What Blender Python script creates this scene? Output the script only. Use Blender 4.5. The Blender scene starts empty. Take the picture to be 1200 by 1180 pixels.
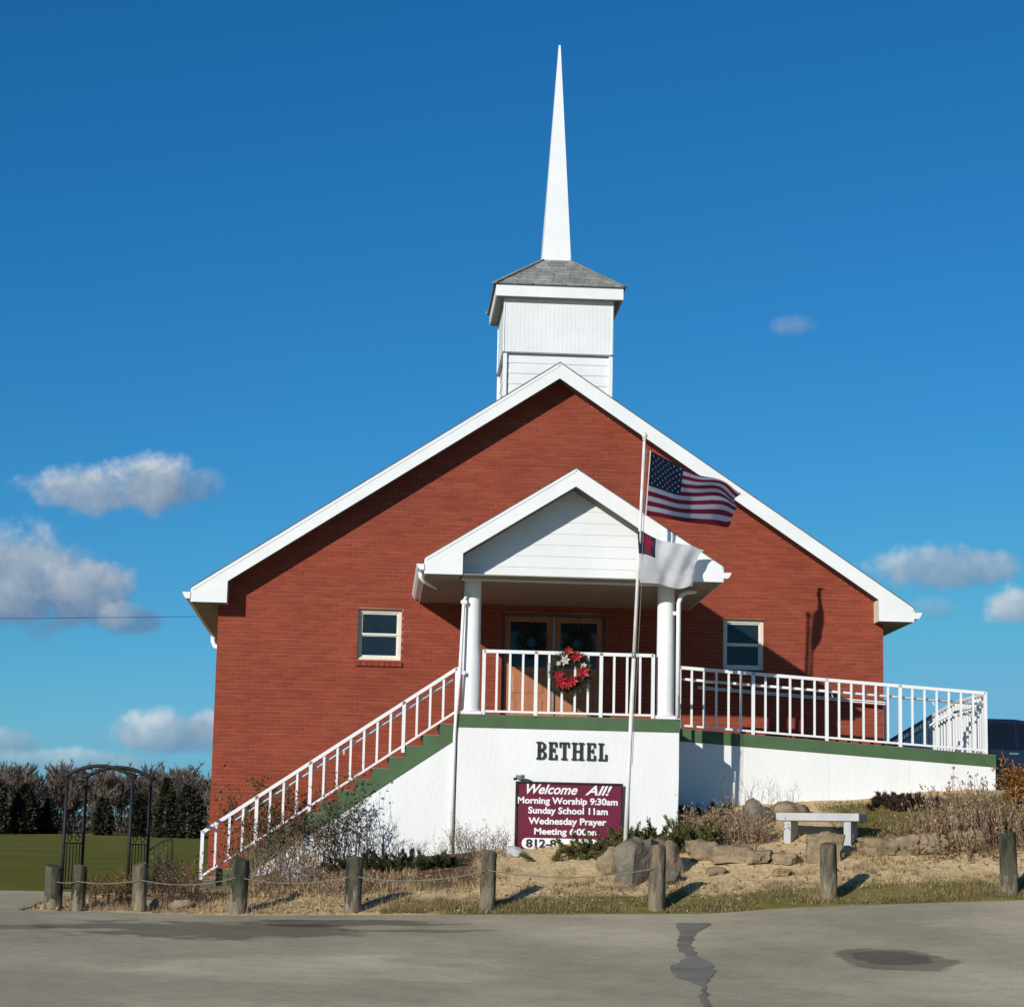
import bpy, bmesh, math, random
from mathutils import Vector, Matrix, noise
random.seed(11)
R = math.radians
scene = bpy.context.scene
COL = scene.collection

# ------------------------------------------------------------------ camera
TH, PH, RO = 0.0591, 0.1642, 0.0215
CAM = Vector((2.8378, -40.0147, 0.0))
fw = Vector((math.sin(TH)*math.cos(PH), math.cos(TH)*math.cos(PH), math.sin(PH)))
rt = Vector((math.cos(TH), -math.sin(TH), 0)); up = rt.cross(fw)
rt2 = rt*math.cos(RO) + up*math.sin(RO); up2 = -rt*math.sin(RO) + up*math.cos(RO)
cd = bpy.data.cameras.new('camera'); cam = bpy.data.objects.new('camera', cd); COL.objects.link(cam)
m = Matrix.Identity(4)
for i in range(3):
    m[i][0] = rt2[i]; m[i][1] = up2[i]; m[i][2] = -fw[i]; m[i][3] = CAM[i]
cam.matrix_world = m
cd.sensor_fit = 'HORIZONTAL'; cd.sensor_width = 36; cd.lens = 36*2626.47/1200
cd.clip_start = 0.5; cd.clip_end = 6000
scene.camera = cam

# ------------------------------------------------------------------ light
SUN_DIR = Vector((-0.75, -1.0, 0.47)).normalized()      # towards the sun
sd = bpy.data.lights.new('sun', 'SUN'); so = bpy.data.objects.new('sun', sd); COL.objects.link(so)
sd.energy = 4.35; sd.angle = R(0.5); sd.color = (1.0, 0.955, 0.88)
so.rotation_euler = SUN_DIR.to_track_quat('Z', 'Y').to_euler()
so.location = (-20, -30, 20)
scene.view_settings.view_transform = 'Standard'; scene.view_settings.look = 'None'
scene.view_settings.exposure = 0.0; scene.view_settings.gamma = 1.0
scene.view_settings.use_curve_mapping = False
scene.cycles.max_bounces = 4; scene.cycles.diffuse_bounces = 3; scene.cycles.use_adaptive_sampling = True; scene.cycles.adaptive_threshold = 0.02; scene.cycles.transparent_max_bounces = 8
scene.cycles.use_denoising = True

SKY_STRENGTH = 0.055
def px_dir(u, v):
    return (fw + rt2*((u-600)/2626.47) + up2*((590-v)/2626.47)).normalized()

def build_world():
    w = bpy.data.worlds.new('World'); scene.world = w; w.use_nodes = True
    nt = w.node_tree; nt.nodes.clear(); N = nt.nodes.new; L = nt.links.new
    out = N('ShaderNodeOutputWorld'); bg = N('ShaderNodeBackground'); L(bg.outputs[0], out.inputs[0])
    bg.inputs['Strength'].default_value = SKY_STRENGTH
    sky = N('ShaderNodeTexSky'); sky.sky_type = 'NISHITA'; sky.sun_disc = False
    sky.sun_elevation = math.asin(SUN_DIR.z); sky.sun_rotation = math.atan2(SUN_DIR.x, SUN_DIR.y)
    sky.air_density = 1.0; sky.dust_density = 0.15; sky.ozone_density = 2.6; sky.altitude = 200
    tc = N('ShaderNodeTexCoord'); D = tc.outputs['Generated']
    def val(x):
        return x if hasattr(x, 'links') or hasattr(x, 'is_linked') else None
    def M(op, a, b=None, c=None, clamp=False):
        n = N('ShaderNodeMath'); n.operation = op; n.use_clamp = clamp
        for i, x in enumerate((a, b, c)):
            if x is None: continue
            if isinstance(x, (int, float)): n.inputs[i].default_value = x
            else: L(x, n.inputs[i])
        return n.outputs[0]
    def dot(v, s=0.0):
        n = N('ShaderNodeVectorMath'); n.operation = 'DOT_PRODUCT'; L(D, n.inputs[0]); n.inputs[1].default_value = v
        return n.outputs['Value']
    def tex(scale, detail, rough, dist=0.0):
        n = N('ShaderNodeTexNoise'); n.inputs['Scale'].default_value = scale; n.inputs['Detail'].default_value = detail
        n.inputs['Roughness'].default_value = rough; n.inputs['Distortion'].default_value = dist; L(D, n.inputs['Vector'])
        return n.outputs['Fac']
    n1 = tex(52, 6, 0.54, 0.1); n2 = tex(170, 3, 0.5)
    nz = M('ADD', M('MULTIPLY', M('SUBTRACT', n1, 0.5), 2.3), M('MULTIPLY', M('SUBTRACT', n2, 0.5), 0.45))
    # deep winter blue: the whole dome graded alike, channel by channel
    k = 1.0/SKY_STRENGTH
    sc_ = N('ShaderNodeSeparateColor'); L(sky.outputs[0], sc_.inputs[0]); cc = N('ShaderNodeCombineColor')
    r_in = M('MULTIPLY', sc_.outputs[0], SKY_STRENGTH); g_in = M('MULTIPLY', sc_.outputs[1], SKY_STRENGTH); b_in = M('MULTIPLY', sc_.outputs[2], SKY_STRENGTH)
    L(M('MULTIPLY', sc_.outputs[0], M('MINIMUM', M('MULTIPLY', M('POWER', r_in, 0.76), 1.22), 0.75)), cc.inputs[0])
    L(M('MULTIPLY', sc_.outputs[1], M('MINIMUM', M('MULTIPLY', M('POWER', g_in, 0.12), 1.31), 1.15)), cc.inputs[1])
    L(M('MULTIPLY', sc_.outputs[2], 1.66), cc.inputs[2])
    vmn = N('ShaderNodeVectorMath'); vmn.operation = 'MINIMUM'; L(cc.outputs[0], vmn.inputs[0]); vmn.inputs[1].default_value = (0.16*k, 0.44*k, 0.66*k)
    col = vmn.outputs[0]
    # clouds laid out by compass bearing and elevation above the horizon
    sxyz = N('ShaderNodeSeparateXYZ'); L(D, sxyz.inputs[0])
    AZ = M('ARCTAN2', sxyz.outputs[0], sxyz.outputs[1]); EL = M('ARCSINE', sxyz.outputs[2])
    base_f = M('MULTIPLY_ADD', nz, 0.52, 1.0); base_s = M('MULTIPLY_ADD', nz, 0.45, 0.42)
    def cloud(u, v, a, b, dens=1.0, dark=0.0, soft=0.52):
        nonlocal col
        c = px_dir(u, v); az0, el0 = math.atan2(c.x, c.y), math.asin(c.z)
        A, B = a/2626.47/math.cos(el0), b/2626.47
        x = M('MULTIPLY_ADD', AZ, 1.0/A, -az0/A); y = M('MULTIPLY_ADD', EL, 1.0/B, -el0/B)
        y2 = M('MINIMUM', y, M('MULTIPLY', y, 1.35))          # flatter base: the lower half falls off faster
        d = M('SQRT', M('MULTIPLY_ADD', y2, y2, M('MULTIPLY', x, x)))
        f = M('SUBTRACT', base_f, d)
        al = N('ShaderNodeMapRange'); al.interpolation_type = 'SMOOTHSTEP'
        L(f, al.inputs['Value']); al.inputs['From Min'].default_value = 0.02; al.inputs['From Max'].default_value = soft
        al.inputs['To Max'].default_value = dens
        alpha = al.outputs[0]
        # sunlit tops, blue-grey bases
        s = M('MULTIPLY_ADD', y, 0.42, M('MULTIPLY_ADD', x, -0.20, M('SUBTRACT', base_s, dark)), clamp=True)
        cr = N('ShaderNodeValToRGB'); L(s, cr.inputs[0])
        e = cr.color_ramp.elements
        e[0].position = 0.0; e[0].color = (0.13*k, 0.225*k, 0.38*k, 1)
        e[1].position = 1.0; e[1].color = (0.86*k, 0.87*k, 0.86*k, 1)
        q = cr.color_ramp.elements.new(0.5); q.color = (0.37*k, 0.445*k, 0.53*k, 1)
        mx = N('ShaderNodeMix'); mx.data_type = 'RGBA'
        L(alpha, mx.inputs[0]); L(col, mx.inputs[6]); L(cr.outputs[0], mx.inputs[7])
        col = mx.outputs[2]
    cloud(100, 578, 76, 36, 0.85, 0.0)
    cloud(183, 573, 72, 46, 0.95, 0.04)
    cloud(230, 572, 38, 30, 0.45, 0.15)
    cloud(12, 690, 140, 82, 0.95, 0.16)
    cloud(100, 700, 66, 52, 0.85, 0.24)
    cloud(158, 728, 46, 26, 0.75, 0.38)
    cloud(200, 864, 78, 36, 0.7, 0.08)
    cloud(245, 852, 40, 24, 0.6, -0.05)
    cloud(10, 872, 48, 24, 0.5, 0.1)
    cloud(80, 892, 120, 18, 0.4, 0.0)
    cloud(930, 382, 31, 19, 0.36, 0.0, 0.8)
    cloud(1105, 668, 98, 36, 0.72, 0.05)
    cloud(1092, 716, 36, 20, 0.35, 0.1, 0.8)
    cloud(1200, 712, 52, 30, 0.8, -0.05)
    # the same fair-weather clouds go on round the horizon
    for (u, v, a, b) in ((-420, 640, 150, 60), (1560, 640, 130, 50), (-260, 850, 140, 40)):
        cloud(u, v, a, b, 0.85, 0.05)
    L(col, bg.inputs['Color'])
    w.cycles.sampling_method = 'MANUAL'; w.cycles.sample_map_resolution = 512
build_world()

# ------------------------------------------------------------------ helpers
def wl(o):
    v = Vector((0, 0, 0))
    while o is not None:
        v += o.location; o = o.parent
    return v
def tag(o, label=None, cat=None, group=None, kind=None):
    if label: o['label'] = label
    if cat: o['category'] = cat
    if group: o['group'] = group
    if kind: o['kind'] = kind
    return o
def empty(name, loc, label=None, cat=None, group=None):
    o = bpy.data.objects.new(name, None); COL.objects.link(o); o.location = loc; o.empty_display_size = 0.2
    return tag(o, label, cat, group)
def link(name, me, parent=None, loc=None):
    o = bpy.data.objects.new(name, me); COL.objects.link(o)
    p = Vector(loc) if loc is not None else Vector((0, 0, 0))
    if parent is not None:
        o.parent = parent; o.location = p - wl(parent)
    else:
        o.location = p
    return o

class MB:
    def __init__(s): s.v = []; s.f = []; s.mi = []; s.cur = 0
    def add(s, vs, fs):
        b = len(s.v); s.v += [tuple(p) for p in vs]
        for f in fs: s.f.append([b+i for i in f]); s.mi.append(s.cur)
    def box(s, x0, x1, y0, y1, z0, z1):
        vs = [(x0,y0,z0),(x1,y0,z0),(x1,y1,z0),(x0,y1,z0),(x0,y0,z1),(x1,y0,z1),(x1,y1,z1),(x0,y1,z1)]
        s.add(vs, [(0,3,2,1),(4,5,6,7),(0,1,5,4),(1,2,6,5),(2,3,7,6),(3,0,4,7)])
    def hexa(s, lo, hi):      # 4 lower points and 4 upper points, both counterclockwise from above
        s.add(list(lo)+list(hi), [(0,3,2,1),(4,5,6,7),(0,1,5,4),(1,2,6,5),(2,3,7,6),(3,0,4,7)])
    def prism(s, poly, y0, y1):   # poly in (x, z), counterclockwise as seen from the front (-y)
        n = len(poly)
        vs = [(p[0], y0, p[1]) for p in poly] + [(p[0], y1, p[1]) for p in poly]
        fs = [tuple(range(n)), tuple(range(2*n-1, n-1, -1))]
        for i in range(n):
            j = (i+1) % n; fs.append((i, n+i, n+j, j))
        s.add(vs, fs)
    def prismx(s, poly, x0, x1):  # poly in (y, z)
        n = len(poly)
        vs = [(x0, p[0], p[1]) for p in poly] + [(x1, p[0], p[1]) for p in poly]
        fs = [tuple(range(n)), tuple(range(2*n-1, n-1, -1))]
        for i in range(n):
            j = (i+1) % n; fs.append((i, n+i, n+j, j))
        s.add(vs, fs)
    def tube(s, pts, r, n=6, cap=True):
        pts = [Vector(p) for p in pts]; rs = r if isinstance(r, (list, tuple)) else [r]*len(pts)
        b = len(s.v); up0 = None
        for i, p in enumerate(pts):
            a = pts[max(i-1, 0)]; c = pts[min(i+1, len(pts)-1)]
            t = (c-a)
            if t.length < 1e-9: t = Vector((0, 0, 1))
            t.normalize()
            ref = Vector((0, 0, 1)) if abs(t.z) < 0.9 else Vector((1, 0, 0))
            if up0 is not None and (up0 - t*up0.dot(t)).length > 0.05: ref = up0
            e1 = (ref - t*ref.dot(t)).normalized(); up0 = e1; e2 = t.cross(e1)
            for k in range(n):
                q = p + (e1*math.cos(2*math.pi*k/n) + e2*math.sin(2*math.pi*k/n))*rs[i]
                s.v.append(tuple(q))
        for i in range(len(pts)-1):
            for k in range(n):
                k2 = (k+1) % n
                s.f.append([b+i*n+k, b+i*n+k2, b+(i+1)*n+k2, b+(i+1)*n+k]); s.mi.append(s.cur)
        if cap:
            s.f.append([b+k for k in range(n-1, -1, -1)]); s.mi.append(s.cur)
            e = b+(len(pts)-1)*n; s.f.append([e+k for k in range(n)]); s.mi.append(s.cur)
    def bar(s, a, b, w, h):      # square bar between two points
        a, b = Vector(a), Vector(b); t = (b-a).normalized()
        side = t.cross(Vector((0, 0, 1)))
        side = Vector((1, 0, 0)) if side.length < 1e-3 else side.normalized()
        u = side.cross(t).normalized()
        q = [(-1, -1), (1, -1), (1, 1), (-1, 1)]
        vs = [a + side*(i*w/2) + u*(j*h/2) for i, j in q] + [b + side*(i*w/2) + u*(j*h/2) for i, j in q]
        s.add(vs, [(3,2,1,0),(4,5,6,7),(0,1,5,4),(1,2,6,5),(2,3,7,6),(3,0,4,7)])
    def lathe(s, prof, c, n=20):   # prof: (radius, z)
        b = len(s.v)
        for r_, z in prof:
            for k in range(n):
                a = 2*math.pi*k/n; s.v.append((c[0]+r_*math.cos(a), c[1]+r_*math.sin(a), c[2]+z))
        for i in range(len(prof)-1):
            for k in range(n):
                k2 = (k+1) % n
                s.f.append([b+i*n+k, b+i*n+k2, b+(i+1)*n+k2, b+(i+1)*n+k]); s.mi.append(s.cur)
        s.f.append([b+k for k in range(n-1, -1, -1)]); s.mi.append(s.cur)
        e = b+(len(prof)-1)*n; s.f.append([e+k for k in range(n)]); s.mi.append(s.cur)
    def mesh(s, name, mats, smooth=False, fixn=False):
        me = bpy.data.meshes.new(name); me.from_pydata(s.v, [], s.f)
        for mt in (mats if isinstance(mats, (list, tuple)) else [mats]): me.materials.append(mt)
        if len(me.materials) > 1: me.polygons.foreach_set('material_index', s.mi)
        if smooth: me.polygons.foreach_set('use_smooth', [True]*len(me.polygons))
        if fixn:
            bm = bmesh.new(); bm.from_mesh(me); bmesh.ops.recalc_face_normals(bm, faces=bm.faces); bm.to_mesh(me); bm.free()
        me.update(); return me
    def build(s, name, mats, parent=None, smooth=False, fixn=False, label=None, cat=None, group=None, kind=None):
        o = link(name, s.mesh(name, mats, smooth, fixn), parent)
        return tag(o, label, cat, group, kind)

def smooth_by_angle(o, deg=40):
    me = o.data
    me.polygons.foreach_set('use_smooth', [True]*len(me.polygons))
    me.set_sharp_from_angle(angle=R(deg)) if hasattr(me, 'set_sharp_from_angle') else None

# ------------------------------------------------------------------ materials
def mat(name, c, rough=0.7, var=0.12, scale=4.0, c2=None, fine=0.06, fscale=60, bump=0.0, bscale=40, spec=0.35, metal=0.0, trans=0.0, island=0.0, streak=0.0):
    mt = bpy.data.materials.new(name); mt.use_nodes = True
    nt = mt.node_tree; N = nt.nodes.new; L = nt.links.new
    b = nt.nodes['Principled BSDF']
    b.inputs['Roughness'].default_value = rough; b.inputs['Specular IOR Level'].default_value = spec; b.inputs['Metallic'].default_value = metal
    geo = N('ShaderNodeNewGeometry')
    n1 = N('ShaderNodeTexNoise'); n1.inputs['Scale'].default_value = scale; n1.inputs['Detail'].default_value = 6; n1.inputs['Roughness'].default_value = 0.6
    n2 = N('ShaderNodeTexNoise'); n2.inputs['Scale'].default_value = fscale; n2.inputs['Detail'].default_value = 3
    if streak:
        mp = N('ShaderNodeMapping'); mp.inputs['Scale'].default_value = (1, 1, streak); L(geo.outputs['Position'], mp.inputs['Vector']); src = mp.outputs[0]
    else: src = geo.outputs['Position']
    L(src, n1.inputs['Vector']); L(src, n2.inputs['Vector'])
    a = tuple(c)+(1,)
    if c2 is None: d = tuple(max(0, x*(1-2.2*var)) for x in c)+(1,); a = tuple(min(1, x*(1+var)) for x in c)+(1,)
    else: d = tuple(c2)+(1,)
    cr = N('ShaderNodeMapRange'); cr.inputs['From Min'].default_value = 0.35; cr.inputs['From Max'].default_value = 0.65; L(n1.outputs['Fac'], cr.inputs['Value'])
    mx = N('ShaderNodeMix'); mx.data_type = 'RGBA'; L(cr.outputs[0], mx.inputs[0]); mx.inputs[6].default_value = a; mx.inputs[7].default_value = d
    f2 = N('ShaderNodeMath'); f2.operation = 'MULTIPLY_ADD'; L(n2.outputs['Fac'], f2.inputs[0]); f2.inputs[1].default_value = 4*fine; f2.inputs[2].default_value = 1-2*fine
    last = f2.outputs[0]
    if island:
        oi = N('ShaderNodeObjectInfo')
        ad = N('ShaderNodeMath'); ad.operation = 'ADD'; L(geo.outputs['Random Per Island'], ad.inputs[0]); L(oi.outputs['Random'], ad.inputs[1])
        fr = N('ShaderNodeMath'); fr.operation = 'FRACT'; L(ad.outputs[0], fr.inputs[0])
        ml = N('ShaderNodeMath'); ml.operation = 'MULTIPLY_ADD'; L(fr.outputs[0], ml.inputs[0]); ml.inputs[1].default_value = 2*island; ml.inputs[2].default_value = 1-island
        mm = N('ShaderNodeMath'); mm.operation = 'MULTIPLY'; L(last, mm.inputs[0]); L(ml.outputs[0], mm.inputs[1]); last = mm.outputs[0]
    vm = N('ShaderNodeVectorMath'); vm.operation = 'SCALE'; L(mx.outputs[2], vm.inputs[0]); L(last, vm.inputs['Scale'])
    L(vm.outputs[0], b.inputs['Base Color'])
    if bump:
        n3 = N('ShaderNodeTexNoise'); n3.inputs['Scale'].default_value = bscale; n3.inputs['Detail'].default_value = 5; L(src, n3.inputs['Vector'])
        bp = N('ShaderNodeBump'); bp.inputs['Strength'].default_value = 0.8; bp.inputs['Distance'].default_value = bump
        L(n3.outputs['Fac'], bp.inputs['Height']); L(bp.outputs[0], b.inputs['Normal'])
    if trans:
        tr = N('ShaderNodeBsdfTranslucent'); L(vm.outputs[0], tr.inputs['Color'])
        ms = N('ShaderNodeMixShader'); ms.inputs[0].default_value = trans
        L(b.outputs[0], ms.inputs[1]); L(tr.outputs[0], ms.inputs[2]); L(ms.outputs[0], nt.nodes['Material Output'].inputs['Surface'])
    return mt

MT = {}
MT['brick'] = mat('brick', (0.272, 0.060, 0.035), 0.85, 0.05, 0.8, fine=0.07, fscale=55, bump=0.004, bscale=90, spec=0.04, island=0.11)
MT['mortar'] = mat('mortar', (0.44, 0.19, 0.12), 0.95, 0.25, 1.1, c2=(0.23, 0.072, 0.045), fine=0.1, spec=0.1, streak=9.0)
MT['white'] = mat('white_paint', (0.78, 0.785, 0.77), 0.5, 0.02, 2.0, fine=0.015, fscale=15)
MT['white_masonry'] = mat('white_masonry', (0.81, 0.81, 0.79), 0.75, 0.03, 1.6, c2=(0.765, 0.76, 0.735), fine=0.025, fscale=30, bump=0.005, bscale=18, streak=0.35)
MT['cream'] = mat('cream_paint', (0.72, 0.68, 0.58), 0.5, 0.04, 5, fine=0.02)
MT['siding'] = mat('siding', (0.74, 0.75, 0.745), 0.55, 0.025, 1.5, fine=0.02, fscale=20)
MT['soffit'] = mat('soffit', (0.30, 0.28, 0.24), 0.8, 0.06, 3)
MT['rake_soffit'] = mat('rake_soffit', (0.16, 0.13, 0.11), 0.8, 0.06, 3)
MT['green'] = mat('green_paint', (0.070, 0.135, 0.058), 0.6, 0.10, 2.5, c2=(0.060, 0.105, 0.045), fine=0.06)
MT['deck'] = mat('deck_floor', (0.24, 0.145, 0.095), 0.85, 0.15, 3)
MT['shingle'] = mat('shingle', (0.28, 0.28, 0.255), 0.95, 0.12, 8, fine=0.15, fscale=120, spec=0.1, island=0.22)
MT['roof_edge'] = mat('roof_shingle', (0.13, 0.125, 0.12), 0.95, 0.15, 6, fine=0.15, spec=0.1)
MT['glass'] = mat('window_glass', (0.012, 0.022, 0.032), 0.05, 0.1, 2, spec=0.32)
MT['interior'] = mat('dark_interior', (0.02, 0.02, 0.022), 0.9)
MT['wood_door'] = mat('wood_door', (0.43, 0.180, 0.088), 0.55, 0.10, 6, c2=(0.36, 0.140, 0.068), fine=0.06, streak=0.12)
MT['bronze'] = mat('bronze_frame', (0.10, 0.09, 0.085), 0.5, 0.1)
MT['steel_grey'] = mat('grey_metal', (0.30, 0.30, 0.30), 0.45, 0.08, metal=0.4)
MT['black_iron'] = mat('black_iron', (0.018, 0.017, 0.017), 0.6, 0.2, 20)
MT['letter_black'] = mat('letter_black', (0.025, 0.027, 0.025), 0.6, 0.1)
MT['maroon'] = mat('maroon_sign', (0.155, 0.014, 0.038), 0.45, 0.06, 3)
MT['sign_white'] = mat('sign_white', (0.82, 0.82, 0.82), 0.5, 0.02)
MT['post_wood'] = mat('post_wood', (0.185, 0.15, 0.10), 0.95, 0.2, 9.0, c2=(0.06, 0.056, 0.04), fine=0.25, fscale=40, bump=0.02, bscale=30, streak=0.2, spec=0.1)
MT['post_mossy'] = mat('post_mossy', (0.115, 0.10, 0.07), 0.95, 0.2, 8.0, c2=(0.025, 0.03, 0.023), fine=0.25, fscale=40, bump=0.02, bscale=30, streak=0.25, spec=0.1)
MT['post_foot'] = mat('post_foot', (0.25, 0.205, 0.14), 0.95, 0.2, 9.0, c2=(0.11, 0.095, 0.065), fine=0.25, fscale=40, bump=0.02, bscale=30, streak=0.2, spec=0.1)
MT['rope'] = mat('rope', (0.24, 0.21, 0.16), 0.95, 0.15, 30)
MT['stone'] = mat('sandstone', (0.33, 0.25, 0.155), 0.95, 0.15, 3, c2=(0.20, 0.155, 0.10), fine=0.18, fscale=25, bump=0.03, bscale=14, spec=0.1)
MT['grey_stone'] = mat('grey_stone', (0.215, 0.185, 0.145), 0.95, 0.15, 4, c2=(0.11, 0.098, 0.078), fine=0.18, fscale=25, bump=0.03, bscale=14, spec=0.1)
MT['granite'] = mat('granite', (0.46, 0.455, 0.45), 0.7, 0.05, 5, fine=0.12, fscale=70)
MT['twig_brown'] = mat('twig_brown', (0.16, 0.105, 0.075), 0.95, 0.2, 5, island=0.35)
MT['twig_dark'] = mat('twig_dark', (0.035, 0.030, 0.028), 0.95, 0.2, 5, island=0.3)
MT['dry_stem'] = mat('dry_stem', (0.46, 0.33, 0.205), 0.95, 0.15, 5, island=0.35, trans=0.2)
MT['dead_leaf'] = mat('dead_leaf', (0.21, 0.115, 0.055), 0.9, 0.2, 6, island=0.45, trans=0.25)
MT['russet_leaf'] = mat('russet_leaf', (0.26, 0.12, 0.045), 0.9, 0.2, 6, island=0.45, trans=0.25)
MT['ledge_shade'] = mat('ledge_shade', (0.055, 0.033, 0.022), 0.95, 0.2, 6, island=0.4)  # dark brown that stands in for the shade under a rock ledge
MT['dry_leaf_tan'] = mat('dry_leaf_tan', (0.40, 0.27, 0.17), 0.9, 0.2, 6, island=0.4, trans=0.2)
MT['vine_leaf'] = mat('vine_leaf', (0.055, 0.062, 0.025), 0.8, 0.2, 6, island=0.5, trans=0.2)
MT['rust_leaf'] = mat('rust_leaf', (0.36, 0.16, 0.03), 0.85, 0.15, 6, island=0.3, trans=0.25)
MT['juniper'] = mat('juniper', (0.095, 0.105, 0.030), 0.8, 0.2, 4, c2=(0.13, 0.115, 0.035), island=0.45, trans=0.15)
MT['conifer'] = mat('conifer', (0.034, 0.036, 0.016), 0.9, 0.2, 0.3, island=0.4)
MT['bare_wood'] = mat('bare_wood', (0.155, 0.118, 0.092), 0.95, 0.2, 0.1, island=0.35)
MT['grass_green'] = mat('grass_green', (0.13, 0.125, 0.030), 0.9, 0.2, 1.0, c2=(0.20, 0.16, 0.06), island=0.4, trans=0.25)
MT['grass_dry'] = mat('grass_dry', (0.48, 0.35, 0.185), 0.9, 0.2, 1.0, island=0.35, trans=0.25)
MT['red_petal'] = mat('red_petal', (0.42, 0.012, 0.018), 0.55, 0.15, 20, island=0.35, trans=0.15)
MT['white_petal'] = mat('white_petal', (0.74, 0.68, 0.58), 0.6, 0.1, 20, island=0.15, trans=0.15)
MT['wreath_green'] = mat('wreath_green', (0.045, 0.062, 0.025), 0.8, 0.2, 20, island=0.5)
MT['flag_red'] = mat('flag_red', (0.36, 0.024, 0.055), 0.8, 0.05, 6, trans=0.5)
MT['flag_white'] = mat('flag_white', (0.90, 0.89, 0.90), 0.8, 0.03, 6, trans=0.5)
MT['flag_blue'] = mat('flag_blue', (0.030, 0.036, 0.085), 0.8, 0.05, 6, trans=0.2)
MT['pole_paint'] = mat('pole_paint', (0.74, 0.72, 0.68), 0.4, 0.06, 4)
MT['car_paint'] = mat('car_paint', (0.010, 0.016, 0.040), 0.22, 0.05, 1, spec=0.6)
MT['car_glass'] = mat('car_glass', (0.008, 0.010, 0.014), 0.05, 0.05, 1, spec=0.6)
MT['tyre'] = mat('tyre', (0.015, 0.015, 0.015), 0.9)
MT['chrome'] = mat('chrome', (0.6, 0.6, 0.62), 0.2, 0.02, metal=0.9)
MT['cable'] = mat('cable', (0.02, 0.02, 0.02), 0.7)
MT['tar'] = mat('tar', (0.125, 0.112, 0.092), 0.85, 0.15, 3, c2=(0.17, 0.152, 0.122), fine=0.12)
MT['tar_old'] = mat('tar_old', (0.165, 0.142, 0.105), 0.9, 0.15, 1.2, c2=(0.255, 0.226, 0.175), fine=0.12)

def asphalt_mat():
    mt = bpy.data.materials.new('asphalt'); mt.use_nodes = True
    nt = mt.node_tree; N = nt.nodes.new; L = nt.links.new; b = nt.nodes['Principled BSDF']
    b.inputs['Roughness'].default_value = 0.92; b.inputs['Specular IOR Level'].default_value = 0.15
    geo = N('ShaderNodeNewGeometry'); mp = N('ShaderNodeMapping'); mp.inputs['Scale'].default_value = (0.32, 0.16, 1)
    mp.inputs['Rotation'].default_value = (0, 0, 0.12)
    L(geo.outputs['Position'], mp.inputs['Vector'])
    def nz(scale, det, src, rough=0.55):
        n = N('ShaderNodeTexNoise'); n.inputs['Scale'].default_value = scale; n.inputs['Detail'].default_value = det; n.inputs['Roughness'].default_value = rough; L(src, n.inputs['Vector']); return n.outputs['Fac']
    big = nz(1.0, 5, mp.outputs[0]); mid = nz(2.2, 6, geo.outputs['Position']); fine = nz(55, 3, geo.outputs['Position'], 0.7)
    cr = N('ShaderNodeValToRGB'); L(big, cr.inputs[0]); e = cr.color_ramp.elements
    e[0].position = 0.30; e[0].color = (0.33, 0.285, 0.185, 1); e[1].position = 0.70; e[1].color = (0.58, 0.49, 0.32, 1)
    q = e.new(0.5); q.color = (0.425, 0.362, 0.24, 1)
    def mul(col, src, amt):
        f = N('ShaderNodeMath'); f.operation = 'MULTIPLY_ADD'; L(src, f.inputs[0]); f.inputs[1].default_value = 2*amt; f.inputs[2].default_value = 1-amt
        v = N('ShaderNodeVectorMath'); v.operation = 'SCALE'; L(col, v.inputs[0]); L(f.outputs[0], v.inputs['Scale']); return v.outputs[0]
    c = mul(mul(mul(mul(cr.outputs[0], mid, 0.22), fine, 0.5), nz(17, 4, geo.outputs['Position'], 0.75), 0.30), nz(5, 5, geo.outputs['Position'], 0.7), 0.20)
    sx_ = N('ShaderNodeSeparateXYZ'); L(geo.outputs['Position'], sx_.inputs[0])
    def mth(op, a, b_, cl=False):
        n = N('ShaderNodeMath'); n.operation = op; n.use_clamp = cl
        for i, x in enumerate((a, b_)):
            if isinstance(x, (int, float)): n.inputs[i].default_value = x
            else: L(x, n.inputs[i])
        return n.outputs[0]
    warp = nz(1.1, 6, geo.outputs['Position'], 0.62)
    for cx, cy, rx, ry, amt in ((0.9, -10.7, 2.15, 1.8, 0.52), (2.5, -9.2, 1.5, 0.75, 0.48), (3.3, -10.7, 1.1, 0.35, 0.6), (-1.9, -11.0, 0.8, 0.5, 0.6), (8.62, -15.2, 0.66, 1.45, 0.55), (8.64, -15.0, 0.46, 0.9, 0.62), (2.3, -16.4, 2.1, 1.7, 1.26), (6.8, -11.5, 2.2, 1.8, 1.08)):
        ex = mth('MULTIPLY', mth('SUBTRACT', sx_.outputs[0], cx), 1/rx); ey = mth('MULTIPLY', mth('SUBTRACT', sx_.outputs[1], cy), 1/ry)
        dd = mth('SQRT', mth('ADD', mth('MULTIPLY', ex, ex), mth('MULTIPLY', ey, ey)), 0)
        dd = mth('ADD', dd, mth('MULTIPLY', mth('SUBTRACT', warp, 0.5), 2.2 if rx > 1 else 0.9))
        mr = N('ShaderNodeMapRange'); mr.interpolation_type = 'SMOOTHSTEP'; L(dd, mr.inputs['Value'])
        mr.inputs['From Min'].default_value = 0.72 if rx > 1 else 0.86; mr.inputs['From Max'].default_value = 1.05 if rx > 1 else 1.0; mr.inputs['To Min'].default_value = amt; mr.inputs['To Max'].default_value = 1.0
        v = N('ShaderNodeVectorMath'); v.operation = 'SCALE'; L(c, v.inputs[0]); L(mr.outputs[0], v.inputs['Scale']); c = v.outputs[0]
    L(c, b.inputs['Base Color'])
    bp = N('ShaderNodeBump'); bp.inputs['Strength'].default_value = 0.5; bp.inputs['Distance'].default_value = 0.01; L(fine, bp.inputs['Height']); L(bp.outputs[0], b.inputs['Normal'])
    return mt
MT['asphalt'] = asphalt_mat()

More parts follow.
